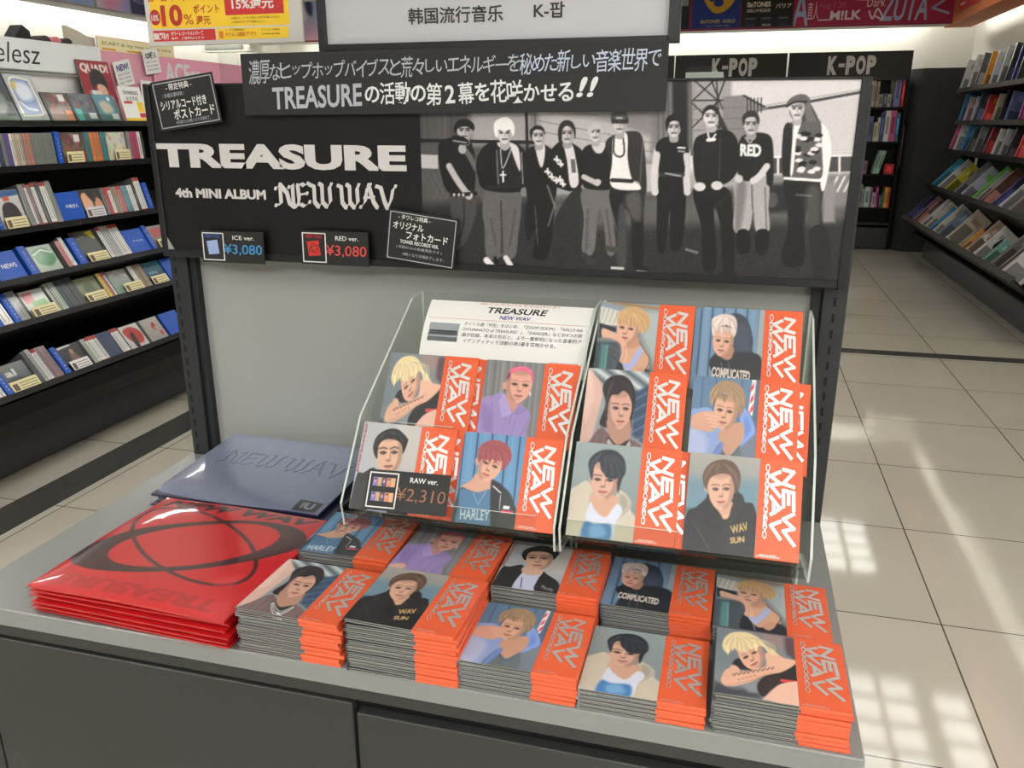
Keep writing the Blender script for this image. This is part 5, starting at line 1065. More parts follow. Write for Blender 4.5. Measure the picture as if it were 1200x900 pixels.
for key, x, tier, dy, n in RK:
    r = random.Random(key + 'r')
    for i in range(n):
        zo = .0055 - .0063 * i; M = pocket(x + (.0105 * (i > 0) + .004 * i if n > 1 and key != 'hood' else -.010 * i) * (1 if i else 0), tier, dy) @ tr(0, DD + .0012, zo)
        w = 'standing %s in its %s rack pocket' % (('frontmost', 'second', 'third', 'fourth')[i], ('lower', 'middle', 'upper')[tier])
        digipack(key, DESC[key] + ', ' + w, M, True, 'digipacks in the acrylic racks')
# info sheet curving back in the top tier of the left rack
IW, IH = .270, .125
k = MB(); P0 = np.array((-.647, TIERS[2][0] + .006, T + TIERS[2][1] + .001))
def bend(s):   # arc length -> (y, z, ) leaning further back towards the top
    y = z = 0.; n = 16
    for i in range(n):
        a = math.radians(16 + 44 * (i + .5) / n * s / IH); y += math.sin(a) * s / n; z += math.cos(a) * s / n
    return y, z
ss = np.linspace(0, IH, 15); prof = [bend(s) for s in ss]
V = [(x, y, z) for y, z in prof for x in (0, IW)]; k.add(V, [(2*i, 2*i+1, 2*i+3, 2*i+2) for i in range(14)], PAPER, smooth=True)
V2 = [(x, y + .0006, z - .0003) for y, z in prof for x in (0, IW)]; k.add(V2, [(2*i+2, 2*i+3, 2*i+1, 2*i) for i in range(14)], PAPER, smooth=True)
def itext(s, u, v, wd, ht, m, **kw):
    P, F, sz = text_geo(s, kw.get('bold', 0)); Q = P * (wd / sz[0], ht / sz[1]); Q[:, 0] += kw.get('shear', 0) * Q[:, 1]; Q = Q + (u, v)
    a = np.interp(Q[:, 1], ss, [p[0] for p in prof]); b = np.interp(Q[:, 1], ss, [p[1] for p in prof])
    k.add(np.stack([Q[:, 0], a - .0005, b + .0002], 1), F, m)
def istrip(x0, x1, v0, v1, m):
    vs = np.linspace(v0, v1, 5); a = np.interp(vs, ss, [p[0] for p in prof]) - .0004; b = np.interp(vs, ss, [p[1] for p in prof]) + .0002
    k.add([(x, a[i], b[i]) for i in range(5) for x in (x0, x1)], [(2*i, 2*i+1, 2*i+3, 2*i+2) for i in range(4)], m)
REDI = mat('sheet_red', (196, 60, 70), .6); BLUI = mat('sheet_blue', (40, 50, 140), .6)
itext('4thミニアルバムでカムバック！', .150, .1215, .130, .0055, REDI, shear=.2); itext('TREASURE', .148, .108, .098, .0125, INK_K, bold=.02, shear=.25); itext('NEW WAV', .148, .094, .050, .0075, BLUI, bold=.02, shear=.2)
istrip(.006, .262, .0868, .0873, REDI)
for q, s in enumerate(('タイトル曲「바람」をはじめ、「ZOOM ZOOM」「NALLY-NA', '（HYUNHAYO of TREASURE）」「DANGER」など計4つの新', '曲が収録。本来の色彩と、より一層鮮明になった音楽的ア')): itext(s, .163, .079 - q * .0098, .192, .0068, INK_K, shear=.1)
itext('イデンティティで活動の第2幕を花咲かせる。', .145, .0496, .150, .0068, INK_K, shear=.1)
istrip(.010, .060, .046, .078, mat('sheet_photo', (150, 160, 164), .6)); istrip(.010, .060, .046, .060, mat('sheet_photo2', (96, 102, 104), .6)); istrip(.012, .058, .060, .065, mat('sheet_photo3', (60, 62, 66), .6))
istrip(.214, .258, .0175, .0235, mat('sheet_tr', (206, 80, 84), .6)); itext('TOWER RECORDS', .236, .0205, .04, .0045, PAPER, bold=.02)
o = k.build('info_sheet', loc=tuple(P0)); tag(o, 'white info sheet curving back in the top tier of the left rack', 'sheet')
quad_card('price_card', 'black price card with brown price and ten tiny portraits on the rack', 'price card', (-.6467, .2092, .8995), (-.5255, .2106, .9020), (-.6445, .1785, .8522), d_price('RAW'))

# ------------------------------------------------------------------ large red and blue albums in clear bags
BAGR = mat('bagged_print', rough=.35, coat=1., coatr=.05, attr=True, bump=(38, .12, 'Coat Normal')); BAGRED = mat('bagged_red', (190, 26, 32), .35, coat=1., coatr=.06, bump=(40, .12, 'Coat Normal')); BAG = clear('clear_bag', (250, 236, 236), .05, .15, (60, .4))
ICE = mat('bagged_ice', rough=.33, metal=.25, coat=1., coatr=.07, attr=True, bump=(30, .1, 'Coat Normal')); ICEP = mat('bagged_navy', (46, 52, 84), .35, coat=1., coatr=.06)
RQ = [(197, 575), (383, 605), (270, 752), (33, 690)]
def art_redpack():
    c = Canvas(170, 160, (196, 30, 36), RQ); dk = (62, 30, 32)
    c.ell(222, 644, 136, 33, dk, .6, 1, -6, 40); c.ell(228, 642, 99, 27.5, (196, 30, 36), .6, 1, -8, 40); c.ell(224, 642, 112, 28, dk, .6, .0)
    t = np.linspace(0, 6.283, 40); a = math.radians(28)
    c.line([(231 + 78*math.cos(x)*math.cos(a) - 45*math.sin(x)*math.sin(a), 645 + 78*math.cos(x)*math.sin(a) + 45*math.sin(x)*math.cos(a)) for x in t], 2.3, dk)
    t = np.linspace(-2.2, .9, 20); c.line([(226 + 117*math.cos(x)*math.cos(-.12) - 27*math.sin(x)*math.sin(-.12), 642 + 117*math.cos(x)*math.sin(-.12) + 27*math.sin(x)*math.cos(-.12)) for x in t], .8, dk)
    c.H = np.diag([169, 159, 1.]); c.k = 165
    c.text('NEW WAV', .5, .075, .86, .095, dk, bold=.05, shear=.35); c.text('TREASURE', .5, .92, .84, .09, (140, 20, 28), bold=.05, op=.5, rotd=180, shear=.2); c.poly([(.80, .66), (.89, .66), (.89, .78), (.80, .78)], (206, 60, 66), .5, .5)
    return c
def art_icepack():
    c = Canvas(170, 150, (118, 128, 158), [(0, 0), (1, 0), (1, 1), (0, 1)])
    c.grad((168, 177, 208), (116, 124, 148)); c.noise(2, 2)  # reflection painted into the cover as a gradient, lighter towards the back
    f = lambda x, y, d=0: (.12 + (x - 545) / 540 * .80 + d, .30 + (y - 225) / 120 * .24 + d)
    for off, col, wd in ((.010, (78, 86, 116), .020), (-.006, (176, 186, 214), .014), (.002, (122, 132, 166), .012)):  # emboss shade and highlight painted as offset strokes
        for P in BLACKLETTER: c.line([f(x, y, off * .5) for x, y in P], wd, col, .9, .4)
    c.poly([(.845, .865), (.975, .865), (.975, .985), (.845, .985)], (58, 60, 66)); c.text('IU', .91, .925, .07, .07, (150, 156, 168), bold=.04); c.line([(.03, .01), (.14, .012)], .006, (190, 120, 120), .6)
    return c
def pack_mesh(wd, dp, th, art, m_top, m_side, droop=0., seed=0, lift=0.):
    b = MB(); r = np.random.RandomState(seed); ph = r.rand(4) * 6
    def zf(u, v):
        e = (1 - np.abs(2*u - 1) ** 6) * (1 - np.abs(2*v - 1) ** 6)
        z = th * .45 + th * .55 * e + (.0012 if art else .0002) * np.sin(7*u + ph[0]) * np.sin(6*v + ph[1])
        return z + lift * (1 - v) - droop * np.clip(v - .8, 0, 1) ** 2 * 22 * np.clip(1 - 1.2*u, 0, 1)
    P = lambda u, v: np.stack([u * wd, (1 - v) * dp, zf(u, v)], 1)
    if art: b.grid(art, m_top, P)
    else:
        n = 18; c = Canvas(n, n, (0, 0, 0)); vv, uu = np.meshgrid(np.linspace(0, 1, n), np.linspace(0, 1, n), indexing='ij'); V = P(uu.ravel(), vv.ravel())
        b.add(V, [(i*n+j+n, i*n+j+n+1, i*n+j+1, i*n+j) for i in range(n-1) for j in range(n-1)], m_side, smooth=True)
    # rim down to the underside and a bottom sheet
    t = np.linspace(0, 1, 18); U = np.concatenate([t, np.ones(18), t[::-1], np.zeros(18)]); Vv = np.concatenate([np.ones(18), t[::-1], np.zeros(18), t]); n = len(U)
    top = P(U, Vv); low = top.copy(); low[:, 2] = np.maximum(low[:, 2] - th * .34, .0002 + lift * (1 - Vv) * .98)
    b.add(np.concatenate([top, low]), [(i, n + i, n + (i+1) % n, (i+1) % n) for i in range(n)], m_side)
    b.add(low, [tuple(range(n))[::-1]], m_side)
    return b
def bag_mesh(wd, dp, th, lift=0.):
    b = MB(); r = np.random.RandomState(int(th * 1e5)); t = np.linspace(0, 1, 26)
    E_ = []
    for (u0, v0, u1, v1, ox, oy) in ((0, 1, 1, 1, 0, -1), (1, 1, 1, 0, 1, 0)):
        inn = np.stack([(u0 + (u1 - u0) * t) * wd, (1 - (v0 + (v1 - v0) * t)) * dp, np.full(26, th * .42) + lift * (1 - (v0 + (v1 - v0) * t))], 1); out = inn + np.stack([ox * (.008 + .003 * r.rand(26)), oy * (.006 + .003 * r.rand(26)), -.0015 + .002 * r.rand(26)], 1)
        b.add(np.concatenate([inn, out]), [(i, i + 1, 27 + i, 26 + i) for i in range(25)], BAG, smooth=True)
    return b
RW, RD, RT = .308, .284, .0072
ARED, AICE = art_redpack(), art_icepack()
NR = 6
for i in range(NR):
    top = i == NR - 1; r = random.Random(40 + i)
    M = tr(-1.062 + (0 if top else r.uniform(-.002, .006)), .006 + (0 if top else r.uniform(-.002, .004)), T + .0006 + i * (RT + .0003)) @ rot('Z', -1.4 + r.uniform(-.8, .8))
    t = thing('red_album', 'large red album in a clear bag, ' + ('topmost of its pile with dark ellipses' if top else '%s from the bottom of its pile' % ORD[i + 1]), 'album', M=M, group='bagged red albums')
    pack_mesh(RW, RD, RT + (.004 if top else 0), ARED if top else None, BAGR, BAGRED, seed=i).build('cover', t); bag_mesh(RW, RD, RT).build('clear_bag', t)
NI = 6; IT = .0068
for i in range(NI):
    top = i == NI - 1; r = random.Random(80 + i)
    M = tr(-1.1 + (0 if top else r.uniform(.004, .016)) - .008 * (i == 2), .308 + (0 if top else r.uniform(-.006, .0)), T + .0006 + i * (IT + .0002)) @ rot('Z', -1.5 + r.uniform(-.6, .6))
    t = thing('blue_album', 'large blue grey album in a clear bag, ' + ('topmost of its pile with embossed letters' if top else '%s from the bottom of its pile' % ORD[i + 1]), 'album', M=M, group='bagged blue albums')
    pack_mesh(.318, .248, IT + (.004 if top else 0), AICE if top else None, ICE, ICEP, seed=i + 20, droop=.010 if top else 0., lift=.014 if top else 0.).build('cover', t); bag_mesh(.318, .248, IT).build('clear_bag', t)
# ------------------------------------------------------------------ discs on the left fixture
COL = dict(beige=(196,180,156), navy=(52,66,104), greygreen=(120,126,118), purple=(92,76,138), white=(222,222,218), grey=(142,142,138), salmon=(196,128,108), teal=(62,128,130), orange=(216,128,70), magenta=(178,66,104), black=(34,34,36), mauve=(142,112,116), darkgrey=(72,74,76), red=(186,62,60), tan=(156,136,116), rose=(196,110,112), skyteal=(96,150,166), silver=(176,178,178), palegreen=(168,178,160), darkteal=(34,62,70), yellow=(226,196,84))
WORDS = dict(greygreen='grey green', darkgrey='dark grey', skyteal='sky teal', palegreen='pale green', darkteal='dark teal')
CASE = mat('jewel_case', (112, 114, 114), .12, spec=.7, coat=.5); REDB = mat('red_label', (170, 66, 66), .5); BLUE = mat('index_blue', (28, 82, 178), .4, spec=.4)
SPM = {}
def spine_meshes(c, t, obi, H=.125):
    k = (c, round(t, 3), obi, H)
    if k in SPM: return SPM[k]
    t = k[1]; b = MB(); b.box(-.142, -.001, 0, t - .0006, 0, H, CASE, bev=.0006)
    s = MB(); m = mat('spine_' + c, COL[c], .35, coat=.5, coatr=.05); s.box(-.002, .0002, .0008, t - .0014, .002, H - .002, m)
    dk = mat('spine_print', (90, 90, 92), .6)
    if t > .009: s.box(.0002, .0004, t * .42, t * .58, .02, H - .025, dk)
    o = None
    if obi: o = [MB().box(-.003, .0006, .0004, t - .001, H - .016, H + .0005, REDB).mesh('red_label'), MB().box(-.003, .0006, .0004, t - .001, -.0002, .009, REDB).mesh('red_label')]
    SPM[k] = (b.mesh('case'), s.mesh('spine_card'), o); return SPM[k]
def put(name, me, par):
    o = bpy.data.objects.new(name, me); C.objects.link(o); o.parent = par; return o
COVERS = {
 'crowd_orange': ('crowded autumn coloured cover', lambda c: (c.grad((96, 70, 66), (156, 104, 84)), [c.ell(c.r.rand(), c.r.rand() * .7, .05, .07, (60 + 120 * c.r.rand(), 50 + 80 * c.r.rand(), 60 + 60 * c.r.rand()), .8) for _ in range(40)], c.poly([(.7, .6), (1, .62), (1, 1), (.68, 1)], (226, 128, 60)), c.poly([(.6, .05), (.88, .05), (.88, .3), (.6, .3)], (222, 222, 218)))),
 'pastel': ('pastel yellow and white cover', lambda c: (c.grad((206, 204, 196), (214, 206, 170)), [c.ell(c.r.rand(), c.r.rand(), .07, .09, (150 + 90 * c.r.rand(), 150 + 70 * c.r.rand(), 110 + 100 * c.r.rand()), 1) for _ in range(22)])),
 'phone_white': ('white cover with dark arch', lambda c: (c.grad((206, 204, 200), (190, 188, 186)), c.poly([(.0, 0), (1, 0), (1, .14), (0, .2)], (60, 96, 150)), c.blob([(.2, .45), (.5, .3), (.8, .45), (.85, 1), (.15, 1)], (54, 50, 54)), c.poly([(.35, .16), (.6, .14), (.6, .26), (.35, .28)], (190, 92, 76)))),
 'two_faces': ('two faced portrait cover', lambda c: (c.grad((46, 50, 46), (60, 48, 44)), c.blob([(.05, .2), (.3, .1), (.5, .35), (.45, .75), (.1, .8)], (224, 166, 134), 1), c.blob([(.62, .5), (.8, .3), (1, .5), (.95, .85), (.6, .85)], (206, 136, 100), 1), c.blob([(.3, .05), (.6, .05), (.7, .4), (.5, .4)], (28, 26, 26), 1), c.poly([(0, .82), (1, .82), (1, 1), (0, 1)], (222, 218, 216)))),
 'green': ('green painted cover', lambda c: (c.grad((150, 170, 150), (176, 186, 170)), c.blob([(.1, .2), (.7, .1), (.95, .5), (.6, .75), (.15, .6)], (70, 130, 84), 2), c.line([(.1, .3), (.5, .15), (.9, .3)], .05, (220, 222, 214), .9))),
 'yellow_triangle': ('dark cover with yellow triangle', lambda c: (c.grad((92, 96, 92), (74, 78, 78)), c.poly([(.55, .05), (.95, .0), (.9, .3)], (226, 206, 40)), c.line([(.1, .2), (.5, .15)], .04, (160, 160, 158)))),
 'redgreen': ('muted red and green cover', lambda c: (c.grad((150, 150, 144), (110, 96, 90)), c.poly([(.1, .12), (.8, .1), (.85, .45), (.15, .5)], (178, 88, 84), 1.5), c.poly([(.3, .5), (.9, .5), (.9, .75), (.4, .8)], (120, 132, 108), 2))),
 'pinkgreen': ('white cover with pink and lime shapes', lambda c: (c.grad((206, 206, 204), (190, 196, 186)), c.poly([(.05, .1), (.5, .05), (.45, .4), (.1, .45)], (222, 130, 146), 1), c.poly([(.3, .4), (.9, .35), (.9, .9), (.35, .95)], (120, 176, 90), 1.5), c.poly([(.1, .7), (.4, .65), (.4, 1), (.1, 1)], (206, 214, 90), 1.5))),
 'olive': ('olive green cover', lambda c: (c.grad((142, 148, 122), (120, 126, 104)), c.blob([(.3, .3), (.7, .3), (.7, .8), (.3, .8)], (98, 106, 86), 3))),
 'silver': ('silver shrink wrapped cover', lambda c: (c.grad((166, 170, 168), (140, 150, 146)), c.line([(.1, .2), (.5, .05), (.9, .3)], .06, (214, 216, 214), .8, 1.5), c.poly([(.0, .7), (.4, .6), (.5, 1), (0, 1)], (130, 156, 136), 3))),
 'tealcover': ('dark teal cover lettered in pale blue', lambda c: (c.grad((60, 122, 140), (24, 44, 56)), c.text('pulse', .4, .45, .5, .2, (170, 200, 214)))),
 'greyblue': ('grey blue landscape cover', lambda c: (c.grad((120, 126, 122), (70, 84, 96)), c.text('al', .3, .3, .4, .25, (214, 214, 208), bold=.03), c.blob([(0, .6), (.5, .5), (1, .7), (1, 1), (0, 1)], (60, 66, 72), 3))),
 'darkfigure': ('dark cover with seated figure', lambda c: (c.grad((64, 64, 64), (40, 40, 42)), c.blob([(.4, .3), (.55, .2), (.65, .4), (.8, .85), (.3, .85)], (120, 96, 84), 1.5), c.ell(.52, .26, .08, .1, (170, 130, 112)), c.line([(.05, .05), (.6, .02)], .06, (226, 226, 224)))),
 'redwhite': ('white cover with red scene', lambda c: (c.grad((206, 204, 202), (190, 188, 186)), c.blob([(.1, .2), (.6, .1), (.95, .4), (.8, .8), (.3, .7)], (176, 56, 52), 1.5), c.blob([(.35, .4), (.55, .35), (.5, .9), (.3, .9)], (50, 40, 40), 1))),
 'roses': ('grey cover with red roses', lambda c: (c.grad((170, 166, 160), (150, 146, 142)), c.ell(.6, .3, .09, .1, (176, 40, 48)), c.ell(.5, .38, .06, .06, (190, 60, 62)), c.ell(.55, .48, .08, .05, (196, 90, 90)), c.ell(.8, .7, .09, .1, (186, 70, 74)))),
 'teal_crowd': ('slate teal crowd cover', lambda c: (c.grad((96, 106, 112), (80, 110, 116)), [c.ell(c.r.rand(), .1 + c.r.rand() * .5, .05, .07, (60 + 110 * c.r.rand(), 60 + 70 * c.r.rand(), 70 + 60 * c.r.rand()), .8) for _ in range(34)], c.poly([(.02, .55), (.3, .55), (.3, 1), (.02, 1)], (80, 184, 176)), c.poly([(.6, .7), (.95, .7), (.95, .9), (.6, .9)], (226, 226, 222)))),
 'teal_sky': ('teal sky cover', lambda c: (c.grad((96, 146, 166), (70, 120, 120)), c.blob([(.2, .3), (.6, .25), (.8, .6), (.3, .7)], (190, 180, 160), 3), c.ell(.75, .15, .08, .08, (226, 236, 240), 1), c.poly([(.6, .72), (.95, .72), (.95, .92), (.6, .92)], (226, 226, 222)))),
}
def facing(style, M, label, wd=.132, ht=.125, group='discs shown face out'):
    d, draw = COVERS[style]
    t = thing('disc_case', label, 'disc case', M=M, group=group)
    b = MB(); b.box(-.011, -.001, 0, wd, 0, ht, CASE, bev=.0006); b.box(-.0102, -.0004, .001, .011, .001, ht - .001, mat('case_hinge', (60, 62, 64), .3), None); b.build('case', t)
    cv = Canvas(46, 44, (120, 120, 120)); draw(cv)
    b = MB(); b.grid(cv, PRINT, lambda u, v: np.stack([np.full(len(u), -.0003), .012 + u * (wd - .014), .002 + (1 - v) * (ht - .004)], 1)); b.build('cover', t)
    return t
def note(M, wd, col, label):
    b = MB(); m = {'cream': mat('note_cream', (226, 216, 168), .7), 'lilac': mat('note_lilac', (206, 204, 214), .7), 'white': mat('note_white', (226, 224, 226), .7)}[col]
    b.box(0, .0012, 0, wd, 0, .047, m); k = mat('note_print', (150, 138, 112), .8)
    b.box(.0012, .0015, wd * .06, wd * .24, .008, .036, mat('note_photo', (110, 92, 78), .7))
    for q in range(3): b.box(.0012, .0015, wd * .3, wd * .93, .010 + q * .011, .014 + q * .011, k)
    o = b.build('comment_card'); o.matrix_world = Matrix(M.tolist()); return tag(o, label, 'card', 'comment cards on the left fixture')
def divider(M, th, label):
    t = thing('index_divider', label, 'divider', M=M, group='blue index dividers')
    b = MB(); b.box(-.135, 0, 0, th, 0, .128, BLUE, bev=.0015); b.build('body', t)
    b = MB(); b.text('アーティスト', frame((.0004, th * .5, .062), (0, 0, -1), (0, 1, 0)), 0, 0, .085, min(.008, th * .5), INK_W, lift=0.); b.build('lettering', t)
def card_blue(M, txt, label):
    t = thing('index_card', label, 'divider', M=M, group='blue index cards face out')
    b = MB(); b.box(-.012, 0, 0, .128, 0, .122, BLUE, bev=.0012); b.build('body', t)
    if txt: b = MB(); b.text(txt, frame((.0004, 0, 0), (0, 1, 0), (0, 0, 1)), .072, .062, .07, None, INK_W, bold=.01, lift=0.); b.build('lettering', t)
ROWS = {
2: [('S','beige',1.847,1.863,1,0),('S','navy',1.863,1.883,1,0),('S','greygreen',1.883,1.899,1,0),('S','purple',1.899,1.927,2,0),('S','white',1.927,1.943,1,0),('S','beige',1.943,1.981,3,0),('S','grey',1.981,1.994,1,0),('S','salmon',1.994,2.024,2,0),('S','greygreen',2.024,2.144,9,0),('D',2.149,2.177),('F',2.186,'crowd_orange'),('N',2.2,2.293,'cream'),('S','teal',2.298,2.333,3,0),('S','orange',2.333,2.411,5,0),('S','teal',2.411,2.449,2,0),('F',2.449,'pastel'),('N',2.487,2.583,'cream'),('S','grey',2.571,2.6,2,0),('S','magenta',2.6,2.653,3,0),('S','white',2.653,2.677,1,0),('S','black',2.677,2.695,1,0)],
3: [('D',1.752,1.779),('D',1.787,1.803),('F',1.807,'phone_white'),('N',1.823,1.926,'cream'),('S','grey',1.94,1.965,2,0,.17),('S','white',1.965,1.978,1,1,.17),('S','mauve',1.978,1.995,2,0,.165),('S','white',1.995,2.015,2,1,.17),('S','darkgrey',2.015,2.045,2,0,.175),('S','white',2.045,2.077,2,1,.17),('S','grey',2.077,2.107,2,0,.175),('B',2.109,'中島健人','blue index card lettered in kanji'),('F',2.24,'two_faces'),('N',2.245,2.355,'lilac'),('S','teal',2.372,2.383,1,0),('S','red',2.383,2.41,2,0),('S','white',2.41,2.431,1,1),('S','tan',2.431,2.47,3,0),('S','rose',2.47,2.499,1,1),('S','skyteal',2.499,2.539,3,0),('S','white',2.539,2.569,2,0),('S','black',2.569,2.593,2,0),('S','white',2.593,2.635,3,1,.155),('D',2.641,2.672)],
4: [('D',1.649,1.68),('B',1.715,'NEWS','blue index card with white Roman capitals'),('D',1.857,1.895),('F',1.905,'green'),('S','rose',2.054,2.078,1,0),('S','white',2.078,2.102,2,0,.14),('D',2.117,2.160),('F',2.168,'yellow_triangle'),('N',2.181,2.296,'cream'),('S','white',2.307,2.328,1,1,.155),('S','silver',2.328,2.384,4,0,.16),('S','white',2.384,2.441,3,1,.158),('B',2.450,'アーティスト','blue index card lettered in katakana'),('D',2.582,2.610),('F',2.618,'redgreen'),('N',2.64,2.75,'cream')],
5: [('D',1.621,1.652),('S','white',1.655,1.699,2,1),('D',1.703,1.735),('S','grey',1.739,1.781,3,0,.135),('F',1.79,'pinkgreen'),('N',1.802,1.925,'cream'),('S','palegreen',1.926,1.976,3,0,.134),('S','darkteal',1.976,2.004,1,0,.135),('S','darkgrey',2.004,2.075,4,0,.136),('F',2.078,'olive'),('N',2.092,2.205,'cream'),('S','yellow',2.213,2.237,2,0),('S','rose',2.237,2.25,1,0),('S','white',2.25,2.262,1,1),('F',2.27,'silver'),('N',2.324,2.44,'cream'),('S','white',2.41,2.44,2,0),('S','tan',2.44,2.50,4,0),('F',2.505,'tealcover'),('N',2.512,2.619,'cream'),('B',2.640,'','plain blue index card')],
6: [('S','white',1.526,1.568,3,1),('D',1.572,1.600),('F',1.602,'greyblue'),('N',1.603,1.731,'cream'),('S','darkgrey',1.737,1.757,2,0,.15),('S','silver',1.757,1.777,2,0,.155),('S','white',1.777,1.803,2,1,.148),('S','mauve',1.803,1.855,4,0,.15),('D',1.86,1.888),('F',1.892,'darkfigure'),('N',1.906,2.008,'white'),('S','palegreen',2.026,2.05,2,0),('S','white',2.05,2.116,5,1),('S','navy',2.116,2.202,7,0),('S','white',2.202,2.25,4,1),('F',2.256,'redwhite'),('F',2.395,'roses'),('B',2.535,'','plain blue index card')]}
TN = {2: 'second', 3: 'third', 4: 'fourth', 5: 'fifth', 6: 'lowest'}
from collections import Counter
for row, toks in ROWS.items():
    X, z, a = LIP[row]; M = tier_frame(X, z + .0008, a); cur = 0; land = 'the visible left end'; cnt = Counter(); r = random.Random(row)
    for t in toks:
        if t[0] == 'S':
            y0 = max(t[2], cur); th = max((t[3] - y0) / t[4], .0098); th = round(th, 3)
            for i in range(t[4]):
                cnt['s'] += 1; c, s, o = spine_meshes(t[1], th, t[5], t[6] if len(t) > 6 else .125)
                q = thing('disc_case', '%s spined disc, number %d beyond %s, %s tier' % (WORDS.get(t[1], t[1]), cnt['s'], land, TN[row]), 'disc case', M=M @ tr(-.006 - r.uniform(0, .004), y0 + i * th, 0), group='spine out discs on the left fixture')
                put('case', c, q); put('spine_card', s, q)
                for e in o or (): put('red_label', e, q)
            cur = y0 + th * t[4] + .0005
        elif t[0] == 'D':
            cnt['d'] += 1; y0 = max(t[1], cur); th = max(t[2] - y0, .012) - .001
            divider(M @ tr(-.002, y0, 0), th, 'blue index divider, number %d beyond %s, %s tier' % (cnt['d'], land, TN[row])); cur = y0 + th + .0005
        elif t[0] == 'F':
            d = COVERS[t[2]][0]; y0 = max(t[1], cur)
            facing(t[2], M @ tr(-.018, y0, 0), 'disc case face out with %s on the %s tier' % (d, TN[row]), ht=.155 if t[2] in ('yellow_triangle', 'phone_white') else .125); land = d; cnt = Counter(); cur = y0 + .1325
        elif t[0] == 'B':
            y0 = max(t[1], cur); card_blue(M @ tr(-.010, y0, 0), t[2], '%s on the %s tier' % (t[3], TN[row])); land = t[3]; cnt = Counter(); cur = y0 + .1285
        else: note(M @ tr(-.0052, t[1], .0006) @ rot('Y', 0), t[2] - t[1], t[3], '%s comment card before %s on the %s tier' % (t[3], land, TN[row]))
# top display ledge
X, z, _ = LIP[1]; M1 = tier_frame(X - .02, z + .001, 12); M1 = M1 @ rot('Y', -9)
def big_case(name, label, y0, wd, ht, th, draw, par=None, M=None):
    t = thing(name, label, 'disc set', M=(M if M is not None else M1) @ tr(0, y0, 0)); b = MB(); b.box(-th, 0, 0, wd, 0, ht, mat('set_grey', (98, 102, 106), .2, spec=.6, coat=.4), bev=.001); b.build('box', t)
    cv = Canvas(50, 60, (120, 120, 120)); draw(cv); b = MB(); b.grid(cv, PRINT, lambda u, v: np.stack([np.full(len(u), .0005), .002 + u * (wd - .004), .002 + (1 - v) * (ht - .004)], 1)); b.build('cover', t)
big_case('disc_set', 'tall dark green disc set at the left end of the top ledge', 1.905, .145, .185, .03, lambda c: (c.grad((62, 70, 76), (40, 50, 50)), c.blob([(.2, .3), (.5, .2), (.8, .5), (.6, .9), (.3, .8)], (110, 120, 116), 3), c.line([(.1, .95), (.9, .9)], .05, (60, 90, 70))))
M1b = M1 @ tr(0, 0, .004)
big_case('disc_set', 'clear boxed disc set with a white rounded window on top ledge', 2.056, .145, .19, .035, lambda c: (c.grad((176, 178, 180), (150, 152, 158)), c.blob([(.14, .1), (.78, .08), (.88, .2), (.9, .8), (.8, .9), (.2, .92), (.1, .85)], (224, 222, 206)), c.blob([(.18, .14), (.74, .12), (.82, .22), (.84, .78), (.76, .86), (.24, .87), (.16, .8)], (124, 144, 182)), c.blob([(.25, .2), (.7, .2), (.75, .5), (.3, .55)], (214, 222, 232), 3), c.line([(.2, .6), (.4, .75), (.7, .78)], .04, (226, 230, 236)), c.poly([(.18, .16), (.34, .14), (.3, .3), (.17, .3)], (206, 180, 90), 1.5)), M=M1b)
for y0, st in ((2.207, 'crowd_orange'), (2.350, 'teal_crowd'), (2.491, 'teal_sky')): facing(st, M1 @ tr(.001, y0, 0), 'disc case with %s behind the clear lip of top ledge' % COVERS[st][0], .137, .125, 'discs on the top ledge')
def d_mag(c):
    c.a[:] = np.array((150, 36, 46)) / 255
    c.text('QUAD!', .5, .13, .86, .17, (236, 230, 226), bold=.04); c.blob([(.28, .3), (.42, .14), (.66, .16), (.78, .34), (.74, .5), (.6, .44), (.4, .42), (.34, .55)], (36, 30, 32)); c.blob([(.46, .4), (.7, .42), (.74, .6), (.6, .72), (.48, .62)], (222, 176, 152)); c.blob([(.2, .6), (.45, .5), (.5, 1), (.1, 1)], (44, 44, 50)); c.blob([(.5, .66), (.9, .6), (1, 1), (.5, 1)], (214, 206, 200), 1.5)
big_case('magazine', 'red magazine with dark haired cover model standing behind the discs', 2.50, .205, .265, .006, d_mag, M=M1 @ tr(-.05, 0, .022) @ rot('Y', 11))
for i in range(3):
    b = MB(); b.box(-.02, 0, 0, .018, 0, .145, mat('booklet_white', (214, 212, 208), .6), bev=.0008); b.box(.0001, .0006, .004, .014, .03, .12, mat('booklet_pink', (206, 150, 160), .6))
    if i == 2: b.box(-.018, -.004, .018, .0186, .02, .13, MATS['booklet_pink'])
    o = b.build('booklet'); o.matrix_world = Matrix((M1 @ tr(-.0118, 2.535 + .0195 * i, .004)).tolist()); tag(o, 'white booklet, %s of three standing before the pink board' % ORD[i + 1], 'book', 'white booklets by the red magazine')

